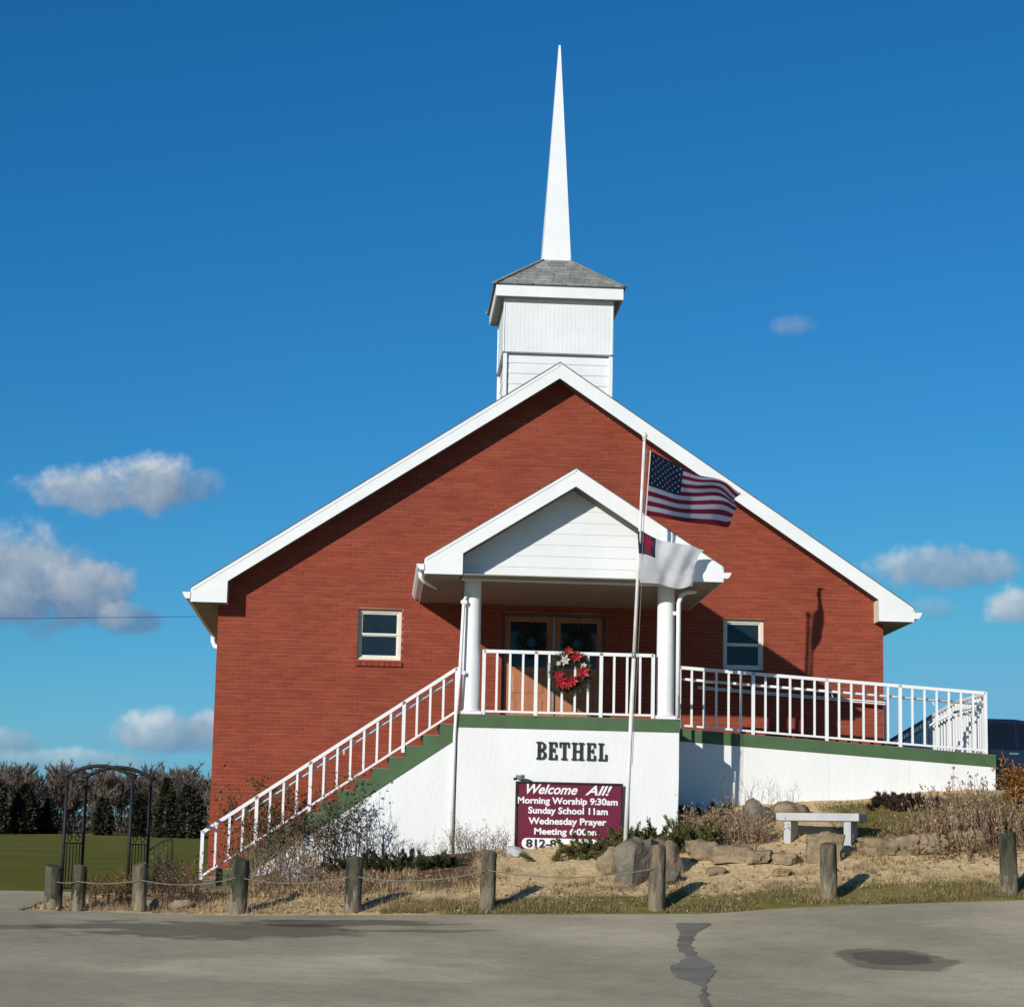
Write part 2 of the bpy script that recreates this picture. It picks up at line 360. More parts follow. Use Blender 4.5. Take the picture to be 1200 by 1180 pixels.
def ground_mat():
    mt = bpy.data.materials.new('ground'); mt.use_nodes = True
    nt = mt.node_tree; N = nt.nodes.new; L = nt.links.new; b = nt.nodes['Principled BSDF']
    b.inputs['Roughness'].default_value = 1.0; b.inputs['Specular IOR Level'].default_value = 0.05
    geo = N('ShaderNodeNewGeometry'); at = N('ShaderNodeAttribute'); at.attribute_name = 'zone'
    sep = N('ShaderNodeSeparateColor'); L(at.outputs['Color'], sep.inputs[0])
    def nz(scale, det, rough=0.6):
        n = N('ShaderNodeTexNoise'); n.inputs['Scale'].default_value = scale; n.inputs['Detail'].default_value = det; n.inputs['Roughness'].default_value = rough
        L(geo.outputs['Position'], n.inputs['Vector']); return n.outputs['Fac']
    def mix(f, a, c):
        m_ = N('ShaderNodeMix'); m_.data_type = 'RGBA'
        L(f, m_.inputs[0])
        for s, i in ((a, 6), (c, 7)):
            if isinstance(s, tuple): m_.inputs[i].default_value = s
            else: L(s, m_.inputs[i])
        return m_.outputs[2]
    def ramp(src, a, c):
        m_ = N('ShaderNodeMapRange'); L(src, m_.inputs['Value']); m_.inputs['From Min'].default_value = a; m_.inputs['From Max'].default_value = c; return m_.outputs[0]
    n1 = nz(1.3, 7); n2 = nz(9, 6); n3 = nz(0.045, 5); n4 = nz(0.5, 6, 0.7)
    dirt = mix(ramp(n1, .35, .65), (0.56, 0.40, 0.205, 1), (0.43, 0.30, 0.155, 1))
    litter = mix(ramp(n2, .4, .6), dirt, (0.60, 0.45, 0.25, 1))
    green = mix(ramp(n1, .38, .62), (0.130, 0.125, 0.030, 1), (0.205, 0.168, 0.060, 1))
    field = mix(ramp(n4, .3, .7), (0.108, 0.110, 0.013, 1), (0.150, 0.136, 0.020, 1))
    field = mix(ramp(n3, .4, .62), field, (0.175, 0.155, 0.034, 1))
    soil = mix(ramp(n2, .4, .6), (0.085, 0.055, 0.035, 1), (0.16, 0.10, 0.06, 1))
    def jitter(s):   # break the borders of the zones
        a = N('ShaderNodeMath'); a.operation = 'MULTIPLY_ADD'; L(n2, a.inputs[0]); a.inputs[1].default_value = 0.9; L(s, a.inputs[2])
        return ramp(a.outputs[0], 0.80, 1.10)
    c = mix(jitter(sep.outputs[0]), litter, green)
    c = mix(jitter(sep.outputs[1]), c, soil)
    c = mix(sep.outputs[2], c, field)
    L(c, b.inputs['Base Color'])
    bp = N('ShaderNodeBump'); bp.inputs['Strength'].default_value = 0.9; bp.inputs['Distance'].default_value = 0.04; L(n2, bp.inputs['Height']); L(bp.outputs[0], b.inputs['Normal'])
    return mt
MT['ground'] = ground_mat()

# ------------------------------------------------------------------ terrain
XK = [-60, -2.2, -1.0, 0.5, 1.5, 5, 7.8, 9, 13, 20, 60]
YK = [-7.25, -3.5, -1.95, 8, 30, 300, 420, 2500]
TZ = [[-.64, -.64, -.64, -.66, -.64, -.56, -.49, -.38, -.17, .1, .5],
      [-.60, -.52, -.40, -.25, .02, .42, .70, .82, 1.16, 1.5, 1.9],
      [-.60, -.50, -.35, -.15, .1, .5, .85, 1.23, 1.60, 1.85, 2.2],
      [-.55, -.30, 0, .3, .5, .8, 1.2, 1.6, 1.75, 1.85, 2.2],
      [-.15, 0, .2, .4, .6, .8, 1.0, 1.2, 1.3, 1.3, 1.3],
      [4.4]*11, [10.0]*11, [16.0]*11]
def seg(K, x):
    for i in range(len(K)-2):
        if x < K[i+1]: break
    else: i = len(K)-2
    return i, min(max((x-K[i])/(K[i+1]-K[i]), 0), 1)
def road_z(x, y):
    i, a = seg(XK, x); e = TZ[0][i]*(1-a)+TZ[0][i+1]*a
    t = min(max((y+24.0)/(24.0-7.25), 0), 1)
    return -1.30 + (e+1.30)*t
def gz(x, y):
    if y < -7.25: return road_z(x, y)
    i, a = seg(XK, x); j, b = seg(YK, y)
    return TZ[j][i]*(1-a)*(1-b)+TZ[j][i+1]*a*(1-b)+TZ[j+1][i]*(1-a)*b+TZ[j+1][i+1]*a*b
def sstep(a, b, x):
    t = min(max((x-a)/(b-a), 0), 1); return t*t*(3-2*t)
def bed(x, y):       # 1 inside the planted bank in front of the church
    return sstep(-2.3, -1.7, x)*sstep(-7.35, -7.05, y)*(1-sstep(14.5, 15.5, x))
def ground_z(x, y):
    z = gz(x, y)
    k = bed(x, y)*(1-sstep(-1.0, 0.5, y))
    if k > 0:
        z += k*(0.05*noise.noise(Vector((x*0.9, y*0.9, 0))) + 0.022*noise.noise(Vector((x*4, y*4, 3))))
    return z
def edge_y(x): return -7.22 + 0.06*noise.noise(Vector((x*1.3, 0, 5))) + 0.03*noise.noise(Vector((x*5, 0, 8)))
def spaced(near0, near1, step, far0, far1, g=1.25):
    xs = []; x = near0
    while x < near1: xs.append(x); x += step
    xs.append(near1); d = step; x = near1
    while x < far1: d *= g; x += d; xs.append(x)
    d = step; x = near0; lo = []
    while x > far0: d *= g; x -= d; lo.append(x)
    return lo[::-1] + xs

def in_drive(x, y):  # the drive that runs past the left end of the bed
    return x < -2.1 + 0.12*noise.noise(Vector((y*0.7, 3, 0))) and y < 0.3 + 0.25*noise.noise(Vector((x*0.3, 0, 1)))
def build_ground():
    xs = spaced(-5, 16, 0.14, -900, 900, 1.22); ys = spaced(-7.6, 0.2, 0.12, -60, 2500, 1.2)
    V = []; F = []; Z = []
    for y in ys:
        for x in xs:
            z = ground_z(x, y) if y > -7.3 else road_z(x, y) - 0.03
            if in_drive(x, y) or y < -7.3: z -= 0.03
            V.append((x, y, z))
            green = 0.0; soil = 0.0; field = 0.0
            k = bed(x, y)
            if y > 297: soil = 1.0
            elif x < -2.0 or y > 0.5: field = 1.0
            elif k > 0:
                wob = 0.25*noise.noise(Vector((x*0.8, y*0.8, 9)))
                green = (1-sstep(-6.55, -6.2, y+wob))*sstep(3.2, 4.2, x)*0.75
                lawn = sstep(10.2, 10.9, x+wob)*sstep(-4.9, -4.5, y+wob)*(1-sstep(-2.5, -2.2, y))
                green = max(green, lawn*0.95)
                soil = sstep(0.0, 0.6, x)*(1-sstep(4.2, 5.0, x))*sstep(-6.1, -5.5, y+wob)*0.8
                soil = max(soil, (1-sstep(0.0, 0.6, x))*sstep(-6.4, -6.0, y+wob)*0.5)
                green = max(green, (1-sstep(-0.6, 0.4, x))*sstep(-4.2, -3.6, y)*0.8)
            Z.append((green, soil, field, 1))
    nx = len(xs)
    for j in range(len(ys)-1):
        for i in range(nx-1):
            F.append((j*nx+i, j*nx+i+1, (j+1)*nx+i+1, (j+1)*nx+i))
    me = bpy.data.meshes.new('ground'); me.from_pydata(V, [], F); me.materials.append(MT['ground'])
    at = me.color_attributes.new('zone', 'FLOAT_COLOR', 'POINT')
    at.data.foreach_set('color', [c for z in Z for c in z])
    me.polygons.foreach_set('use_smooth', [True]*len(F)); me.update()
    tag(link('ground', me), kind='structure')
    # asphalt: the lot in front and the drive on the left
    V = []; F = []
    xs = spaced(-5, 16, 0.3, -400, 400, 1.3)
    yr = [-60, -45, -35, -30, -27, -24, -22, -20, -18, -16, -14, -12.5, -11, -10, -9, -8.4, -7.9, -7.5]
    n = len(yr)+1
    for x in xs:
        for y in yr: V.append((x, y, road_z(x, y)+0.012))
        y = edge_y(x); V.append((x, y, road_z(x, y)+0.004))
    for i in range(len(xs)-1):
        for j in range(n-1): F.append((i*n+j, (i+1)*n+j, (i+1)*n+j+1, i*n+j+1))
    me = bpy.data.meshes.new('asphalt'); me.from_pydata(V, [], F); me.materials.append(MT['asphalt'])
    me.polygons.foreach_set('use_smooth', [True]*len(F)); me.update()
    lot = tag(link('parking_lot', me), kind='structure')
    V = []; F = []; ys = [-7.30+0.3*i for i in range(26)]; us = [0, .02, .06, .12, .2, .35, .6, 1]
    for y in ys:
        xe = -2.15 + 0.10*noise.noise(Vector((y*0.9, 3, 0)))
        for u in us:
            x = xe - 120*u
            V.append((x, y, gz(x, max(y, -7.25)) + (0.012 if 0 < u else 0.0)))
    for j in range(len(ys)-1):
        for i in range(len(us)-1): F.append((j*len(us)+i, (j+1)*len(us)+i, (j+1)*len(us)+i+1, j*len(us)+i+1))
    me = bpy.data.meshes.new('drive'); me.from_pydata(V, [], F); me.materials.append(MT['asphalt'])
    me.polygons.foreach_set('use_smooth', [True]*len(F)); me.update()
    tag(link('driveway', me), kind='structure')
    return lot
lot = build_ground()

def tar_patch(pts, mt, parent, wob=0.05, lift=0.017):
    # closed outline in plan, refined and roughened
    out = []
    n = len(pts)
    for i in range(n):
        a, b, c, d = pts[i-1], pts[i], pts[(i+1) % n], pts[(i+2) % n]
        for k in range(6):
            t = k/6
            q = [0.5*((2*b[j]) + (c[j]-a[j])*t + (2*a[j]-5*b[j]+4*c[j]-d[j])*t*t + (3*b[j]-a[j]-3*c[j]+d[j])*t**3) for j in (0, 1)]
            w = Vector((q[0]*6, q[1]*3, 1)); q = [q[0]+wob*noise.noise(w), q[1]+wob*1.5*noise.noise(w+Vector((7, 3, 1)))]
            out.append(q)
    bm = bmesh.new(); vs = [bm.verts.new((x, y, road_z(x, y)+lift)) for x, y in out]
    f = bm.faces.new(vs); bmesh.ops.triangulate(bm, faces=[f]); bmesh.ops.recalc_face_normals(bm, faces=bm.faces)
    for f in bm.faces:
        if f.normal.z < 0: f.normal_flip()
    me = bpy.data.meshes.new('tar_patch'); bm.to_mesh(me); bm.free(); me.materials.append(mt)
    return link('tar_patch', me, parent)
def ray_road(u, v):
    d = px_dir(u, v); t = 18.0
    while t < 60:
        p = CAM + d*t
        if p.z <= road_z(p.x, p.y): return (p.x, p.y)
        t += 0.02
    return (p.x, p.y)
# outlines of the stains and seals, measured on the lot
SEAL = [ray_road(u, v) for u, v in ((793,1083),(812,1083),(833,1083),(822,1091),(813,1098),(811,1110),(816,1120),(829,1127),(838,1136),(834,1146),(826,1156),(829,1166),(832,1180),(821,1180),(822,1168),(820,1157),(803,1150),(788,1143),(787,1134),(800,1128),(802,1120),(793,1110),(797,1096))]
tar_patch(SEAL, MT['tar_old'], lot, 0.055)

# ------------------------------------------------------------------ church
W = 12.0; APX = W/2
OH = 0.43; OG = 0.45; EZ = 4.64; SL = 0.6645; APO = 9.18; API = 8.896
DEPTH = 20.0
church = empty('church', (6, 8, 0.3), 'red brick church with white trim, pillared porch and tall white steeple', 'church')
def rake_o(x): return APO - SL*abs(x-APX)          # top of the white rake board
def rake_i(x): return API - SL*abs(x-APX)
openings = [(2.49, 3.27, 3.74, 4.65), (9.08, 9.82, 3.74, 4.65), (5.08, 6.95, 2.575, 4.66)]
WALL_Z0 = -0.6
def build_walls():
    mb = MB()
    cuts = sorted({0.0, W, APX, *[o[0] for o in openings], *[o[1] for o in openings]})
    for a, b in zip(cuts[:-1], cuts[1:]):
        ops = sorted([(o[2], o[3]) for o in openings if o[0] <= a+1e-6 and o[1] >= b-1e-6])
        z = WALL_Z0
        for z0, z1 in ops:
            mb.box(a, b, 0.0, 0.22, z, z0); z = z1
        ta, tb = rake_i(a)+0.1, rake_i(b)+0.1
        mb.prism([(a, z), (b, z), (b, tb), (a, ta)], 0.0, 0.22)
    wall = mb.build('front_wall', MT['mortar'], church)
    # bricks in running bond, each proud of the joints
    P_Z = 0.0677; P_X = 0.2133; HB = 0.0575; LB = 0.2035; PR = 0.007
    bricks = []
    nrow = int((APO-WALL_Z0)/P_Z)
    for r_ in range(nrow):
        z0 = WALL_Z0 + r_*P_Z; zc = z0+HB/2
        lo, hi = 0.0, W
        half = (API+0.06-(z0+HB))/SL if z0+HB > rake_i(0)+0.06 else APX
        if half <= 0.05: continue
        lo, hi = max(0, APX-half), min(W, APX+half)
        off = (r_ % 2)*P_X/2
        x = -P_X + off
        while x < W:
            segs = [(max(x, lo), min(x+LB, hi))]
            for o in openings:
                if o[2] - 0.03 < zc < o[3] + 0.02:
                    ns = []
                    for a, b in segs:
                        if b <= o[0] or a >= o[1]: ns.append((a, b))
                        else:
                            if a < o[0]: ns.append((a, o[0]))
                            if b > o[1]: ns.append((o[1], b))
                    segs = ns
            for a, b in segs:
                if b-a > 0.03: bricks.append((a, b, z0))
            x += P_X
    full = [b for b in bricks if abs(b[1]-b[0]-LB) < 1e-4]
    near = sorted([b for b in full if b[0] < 3.4 and b[2] > 1.6], key=lambda b: (b[0]-2.0)**2 + (b[2]-3.2)**2)[:300]
    ns = set(near)
    one = MB(); one.box(-LB/2, LB/2, -PR, 0.004, 0, HB); me = one.mesh('brick', MT['brick'])
    for a, b, z in near: link('brick', me, wall, ((a+b)/2, 0, z))
    rest = MB()
    for a, b, z in bricks:
        if (a, b, z) in ns: continue
        j = random.uniform(-0.0012, 0.0012)
        rest.box(a, b, -PR+j, 0.004, z, z+HB)
    rest.build('brickwork', MT['brick'], wall, kind='stuff')
    # lintels and sills of the windows
    for (a, b, z0, z1) in openings[:2]:
        s = MB()
        n = 8
        for i in range(n):
            x0 = a-0.03+(b-a+0.06)*i/n; x1 = a-0.03+(b-a+0.06)*(i+1)/n
            s.hexa([(x0+.004, -0.045, z0-0.115), (x1-.004, -0.045, z0-0.115), (x1-.004, 0.05, z0-0.115), (x0+.004, 0.05, z0-0.115)],
                   [(x0+.004, -0.045, z0-0.045), (x1-.004, -0.045, z0-0.045), (x1-.004, 0.09, z0-0.004), (x0+.004, 0.09, z0-0.004)])
        s.build('brick_sill', MT['brick'], wall)
    # side and rear walls with a textured brick face
    bt = bpy.data.materials.new('brick_side'); bt.use_nodes = True; nt = bt.node_tree
    tex = nt.nodes.new('ShaderNodeTexBrick'); g = nt.nodes.new('ShaderNodeNewGeometry'); mp = nt.nodes.new('ShaderNodeMapping')
    mp.inputs['Rotation'].default_value = (R(90), 0, R(90)); nt.links.new(g.outputs['Position'], mp.inputs[0]); nt.links.new(mp.outputs[0], tex.inputs['Vector'])
    tex.inputs['Color1'].default_value = (0.255, 0.062, 0.038, 1); tex.inputs['Color2'].default_value = (0.20, 0.048, 0.030, 1); tex.inputs['Mortar'].default_value = (0.33, 0.135, 0.085, 1)
    tex.inputs['Scale'].default_value = 1; tex.inputs['Brick Width'].default_value = 0.2133; tex.inputs['Row Height'].default_value = 0.0677; tex.inputs['Mortar Size'].default_value = 0.005
    nt.links.new(tex.outputs['Color'], nt.nodes['Principled BSDF'].inputs['Base Color']); nt.nodes['Principled BSDF'].inputs['Roughness'].default_value = 0.9
    for nm, x0, x1 in (('side_wall', 0.0, 0.22), ('side_wall', W-0.22, W)):
        s = MB(); s.box(x0, x1, 0.22, DEPTH, WALL_Z0, 4.9); s.build(nm, bt, church)
    s = MB(); s.prism([(0.22, WALL_Z0), (W-.22, WALL_Z0), (W-.22, rake_i(W-.22)), (APX, API), (.22, rake_i(.22))], DEPTH-0.22, DEPTH-0.002); s.build('rear_wall', bt, church)
    return wall
wall = build_walls()

def main_roof():
    y0 = -OH
    for sgn, nm in ((-1, 'left'), (1, 'right')):
        X = lambda d: APX + sgn*d        # d: distance from the ridge line
        e = APX + OG
        # white rake board with its boxed return
        poly = [(X(e), EZ), (X(e-0.62), EZ), (X(e-0.62), rake_i(X(e-0.62))), (X(0), API), (X(0), APO), (X(e), rake_o(X(e)))]
        if sgn > 0: poly = poly[::-1]
        s = MB(); s.prism(poly, y0, y0+0.03); fb = s.build('rake_board', MT['white'], church)
        # trim bead along the upper edge
        s = MB(); a, b = Vector((X(0), y0-0.003, APO-0.03)), Vector((X(e), y0-0.003, rake_o(X(e))-0.03)); s.bar(a, b, 0.010, 0.05); s.build('rake_trim', MT['white'], fb)
        # boxed return: inner side, underside
        s = MB(); xi = X(e-0.62); t = 0.02*sgn
        s.box(min(xi, xi+t), max(xi, xi+t), y0+0.03, 0.0, EZ+0.004, rake_i(xi)+0.05); s.build('eave_return', MT['cream'], church)
        s = MB(); x0_, x1_ = sorted((X(e)-0.02*sgn, xi+t)); s.box(x0_, x1_, y0+0.03, 0.0, EZ+0.004, EZ+0.024); s.build('return_soffit', MT['soffit'], church)
        # long eave: soffit, fascia and gutter
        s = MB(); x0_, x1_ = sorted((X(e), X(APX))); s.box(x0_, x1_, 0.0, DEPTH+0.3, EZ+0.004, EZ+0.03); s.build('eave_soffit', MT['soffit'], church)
        s = MB(); x0_, x1_ = sorted((X(e), X(e+0.02))); s.box(x0_, x1_, y0+0.002, DEPTH+0.3, EZ, rake_o(X(e))-0.01); s.build('eave_fascia', MT['white'], church)
        s = MB(); g = [(X(e+.022), EZ+.055), (X(e+.10), EZ+.055), (X(e+.135), EZ+.10), (X(e+.165), EZ+.17), (X(e+.15), EZ+.17), (X(e+.12), EZ+.105), (X(e+.09), EZ+.075), (X(e+.037), EZ+.075), (X(e+.037), EZ+.17), (X(e+.022), EZ+.17)]
        if sgn > 0: s.prism(g, y0-0.01, DEPTH+0.3)
        else: s.prism(g[::-1], y0-0.01, DEPTH+0.3)
        g2 = [(X(e+.022), EZ+.055), (X(e+.10), EZ+.055), (X(e+.135), EZ+.10), (X(e+.165), EZ+.17), (X(e+.022), EZ+.17)]
        s.prism(g2 if sgn > 0 else g2[::-1], y0-0.016, y0-0.011)
        s.build('gutter', MT['white'], church, fixn=True)
        # sloped soffit behind the rake board
        s = MB()
        p = [(X(e-0.62+0.02), rake_i(X(e-0.62+0.02))+0.02), (X(0), API+0.02), (X(0), API+0.04), (X(e-0.62+0.02), rake_i(X(e-0.62+0.02))+0.04)]
        if sgn > 0: p = p[::-1]
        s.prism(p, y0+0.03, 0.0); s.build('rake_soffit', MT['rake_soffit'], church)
        # roof slab with a shingle lip over the board
        p = [(X(e+0.03), rake_o(X(e+0.03))+0.002), (X(0), APO+0.002), (X(0), APO+0.022), (X(e+0.03), rake_o(X(e+0.03))+0.022)]
        if sgn > 0: p = p[::-1]
        s = MB(); s.prism(p, y0-0.012, DEPTH+0.3); s.build('roof', MT['roof_edge'], church)
    # downspout at the left corner
    s = MB(); s.tube([(-0.50, 5.9, EZ+0.05), (-0.50, 5.9, EZ-0.06), (-0.46, 5.85, EZ-0.16), (-0.10, 5.7, EZ-0.33), (-0.07, 5.7, EZ-0.42), (-0.07, 5.7, -0.4)], 0.05, 8); o = s.build('downspout', MT['white'], church, smooth=True)
main_roof()

def window(a, b, z0, z1):
    fr = 0.055; y = 0.075
    s = MB()
    s.box(a, a+fr, y, y+.08, z0, z1); s.box(b-fr, b, y, y+.08, z0, z1); s.box(a+fr, b-fr, y, y+.08, z1-fr, z1); s.box(a+fr, b-fr, y, y+.08, z0, z0+fr)
    w = s.build('window', MT['cream'], church)
    zm = (z0+z1)/2 - 0.005; st = 0.03
    for nm, q0, q1, yy in (('upper_sash', zm, z1-fr, y+.025), ('lower_sash', z0+fr, zm+.012, y+.045)):
        s = MB(); i0, i1 = a+fr, b-fr
        s.box(i0, i0+st, yy, yy+.022, q0, q1); s.box(i1-st, i1, yy, yy+.022, q0, q1); s.box(i0+st, i1-st, yy, yy+.022, q1-st, q1); s.box(i0+st, i1-st, yy, yy+.022, q0, q0+st*1.2)
        s.build(nm, MT['cream'], w)
        s = MB(); s.box(i0+st-.002, i1-st+.002, yy+.009, yy+.013, q0+st, q1-st+.002); s.build('pane', MT['glass'], w)
    s = MB(); s.box(a-.01, b+.01, y-.035, y+.001, z0-.004, z0+.03); s.build('sill', MT['cream'], w)
    s = MB(); s.box(a, b, 0.26, 0.28, z0-.1, z1+.1); s.build('dark_backing', MT['interior'], w)  # dark sheet: its colour stands in for the unlit room behind the panes
for o in openings[:2]: window(*o)

def doors():
    a, b, z0, z1 = openings[2]; y = 0.10
    s = MB(); t = 0.05
    s.box(a, a+t, y, y+.11, z0, z1); s.box(b-t, b, y, y+.11, z0, z1); s.box(a+t, b-t, y, y+.11, z1-t, z1)
    fr = s.build('door_frame', MT['bronze'], church)
    mid = (a+b)/2
    s = MB(); s.box(mid-.02, mid+.02, y-.012, y+.10, z0+.01, z1-t); s.build('mullion', MT['steel_grey'], fr)
    for x0, x1, hx in ((a+t, mid-.022, mid-.10), (mid+.022, b-t, mid+.10)):
        s = MB(); x0 += .004; x1 -= .004
        gx0, gx1, gz0, gz1 = x0+.10, x1-.10, z0+1.12, z1-.15
        s.box(x0, gx0, y+.03, y+.08, z0+.012, z1-t-.004); s.box(gx1, x1, y+.03, y+.08, z0+.012, z1-t-.004)
        s.box(gx0, gx1, y+.03, y+.08, gz1, z1-t-.004); s.box(gx0, gx1, y+.03, y+.08, z0+.012, gz0)
        d = s.build('door', MT['wood_door'], church)
        s = MB(); s.box(gx0, gx1, y+.05, y+.056, gz0, gz1); s.build('pane', MT['glass'], d)
        for q0, q1 in ((z0+.16, z0+.54), (z0+.64, z0+1.02)):
            s = MB(); s.hexa([(x0+.14, y+.03, q0), (x1-.14, y+.03, q0), (x1-.17, y+.018, q0+.03), (x0+.17, y+.018, q0+.03)], [(x0+.14, y+.03, q1), (x1-.14, y+.03, q1), (x1-.17, y+.018, q1-.03), (x0+.17, y+.018, q1-.03)])
            s.build('panel', MT['wood_door'], d)
        s = MB(); s.tube([(hx, y+.03, z0+.98), (hx, y-.03, z0+.99), (hx, y-.03, z0+1.16), (hx, y+.03, z0+1.17)], .011, 6); s.build('handle', MT['chrome'], d)
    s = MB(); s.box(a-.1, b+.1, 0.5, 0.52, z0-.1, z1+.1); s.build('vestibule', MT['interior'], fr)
    s = MB(); s.box(a, b, -0.03, 0.22, z0-.02, z0+.008); s.build('threshold', MT['steel_grey'], fr)
doors()

def needle_ring(mb, c, r0, r1, n, ln, wd, ysc=0.5):
    for _ in range(n):
        a = random.uniform(0, 2*math.pi); b = random.uniform(0, 2*math.pi); q = r1*math.sqrt(random.random())
        p = Vector((c[0]+(r0+q*math.cos(b))*math.cos(a), c[1]+q*math.sin(b)*ysc-0.01, c[2]+(r0+q*math.cos(b))*math.sin(a)))
        d = Vector((math.cos(a)*math.cos(b), math.sin(b), math.sin(a)*math.cos(b)))*0.8 + Vector((random.uniform(-1, 1), random.uniform(-1, 1), random.uniform(-1, 1)))*0.8
        d.normalize(); sd_ = d.cross(Vector((random.uniform(-1, 1), random.uniform(-1, 1), random.uniform(-1, 1)))).normalized()
        L_ = ln*random.uniform(.6, 1.2)
        mb.add([p-sd_*wd, p+sd_*wd, p+d*L_], [(0, 1, 2)])
for x, lab in ((5.62, 'round dark green wreath hanging on the left church door'), (6.46, 'round dark green wreath hanging on the right church door')):
    c = (x, 0.06, 4.14)
    t = empty('door_wreath', (x, 0.06, 4.14), lab, 'wreath', 'dark wreaths on the double doors')
    s = MB(); needle_ring(s, c, .19, .085, 1500, .07, .006, .5); s.build('greenery', MT['wreath_green'], t)
    s = MB(); s.tube([(x, .05, 4.24), (x, .095, 4.5), (x, .12, 4.6)], .006, 4); s.build('hanger', MT['chrome'], t)

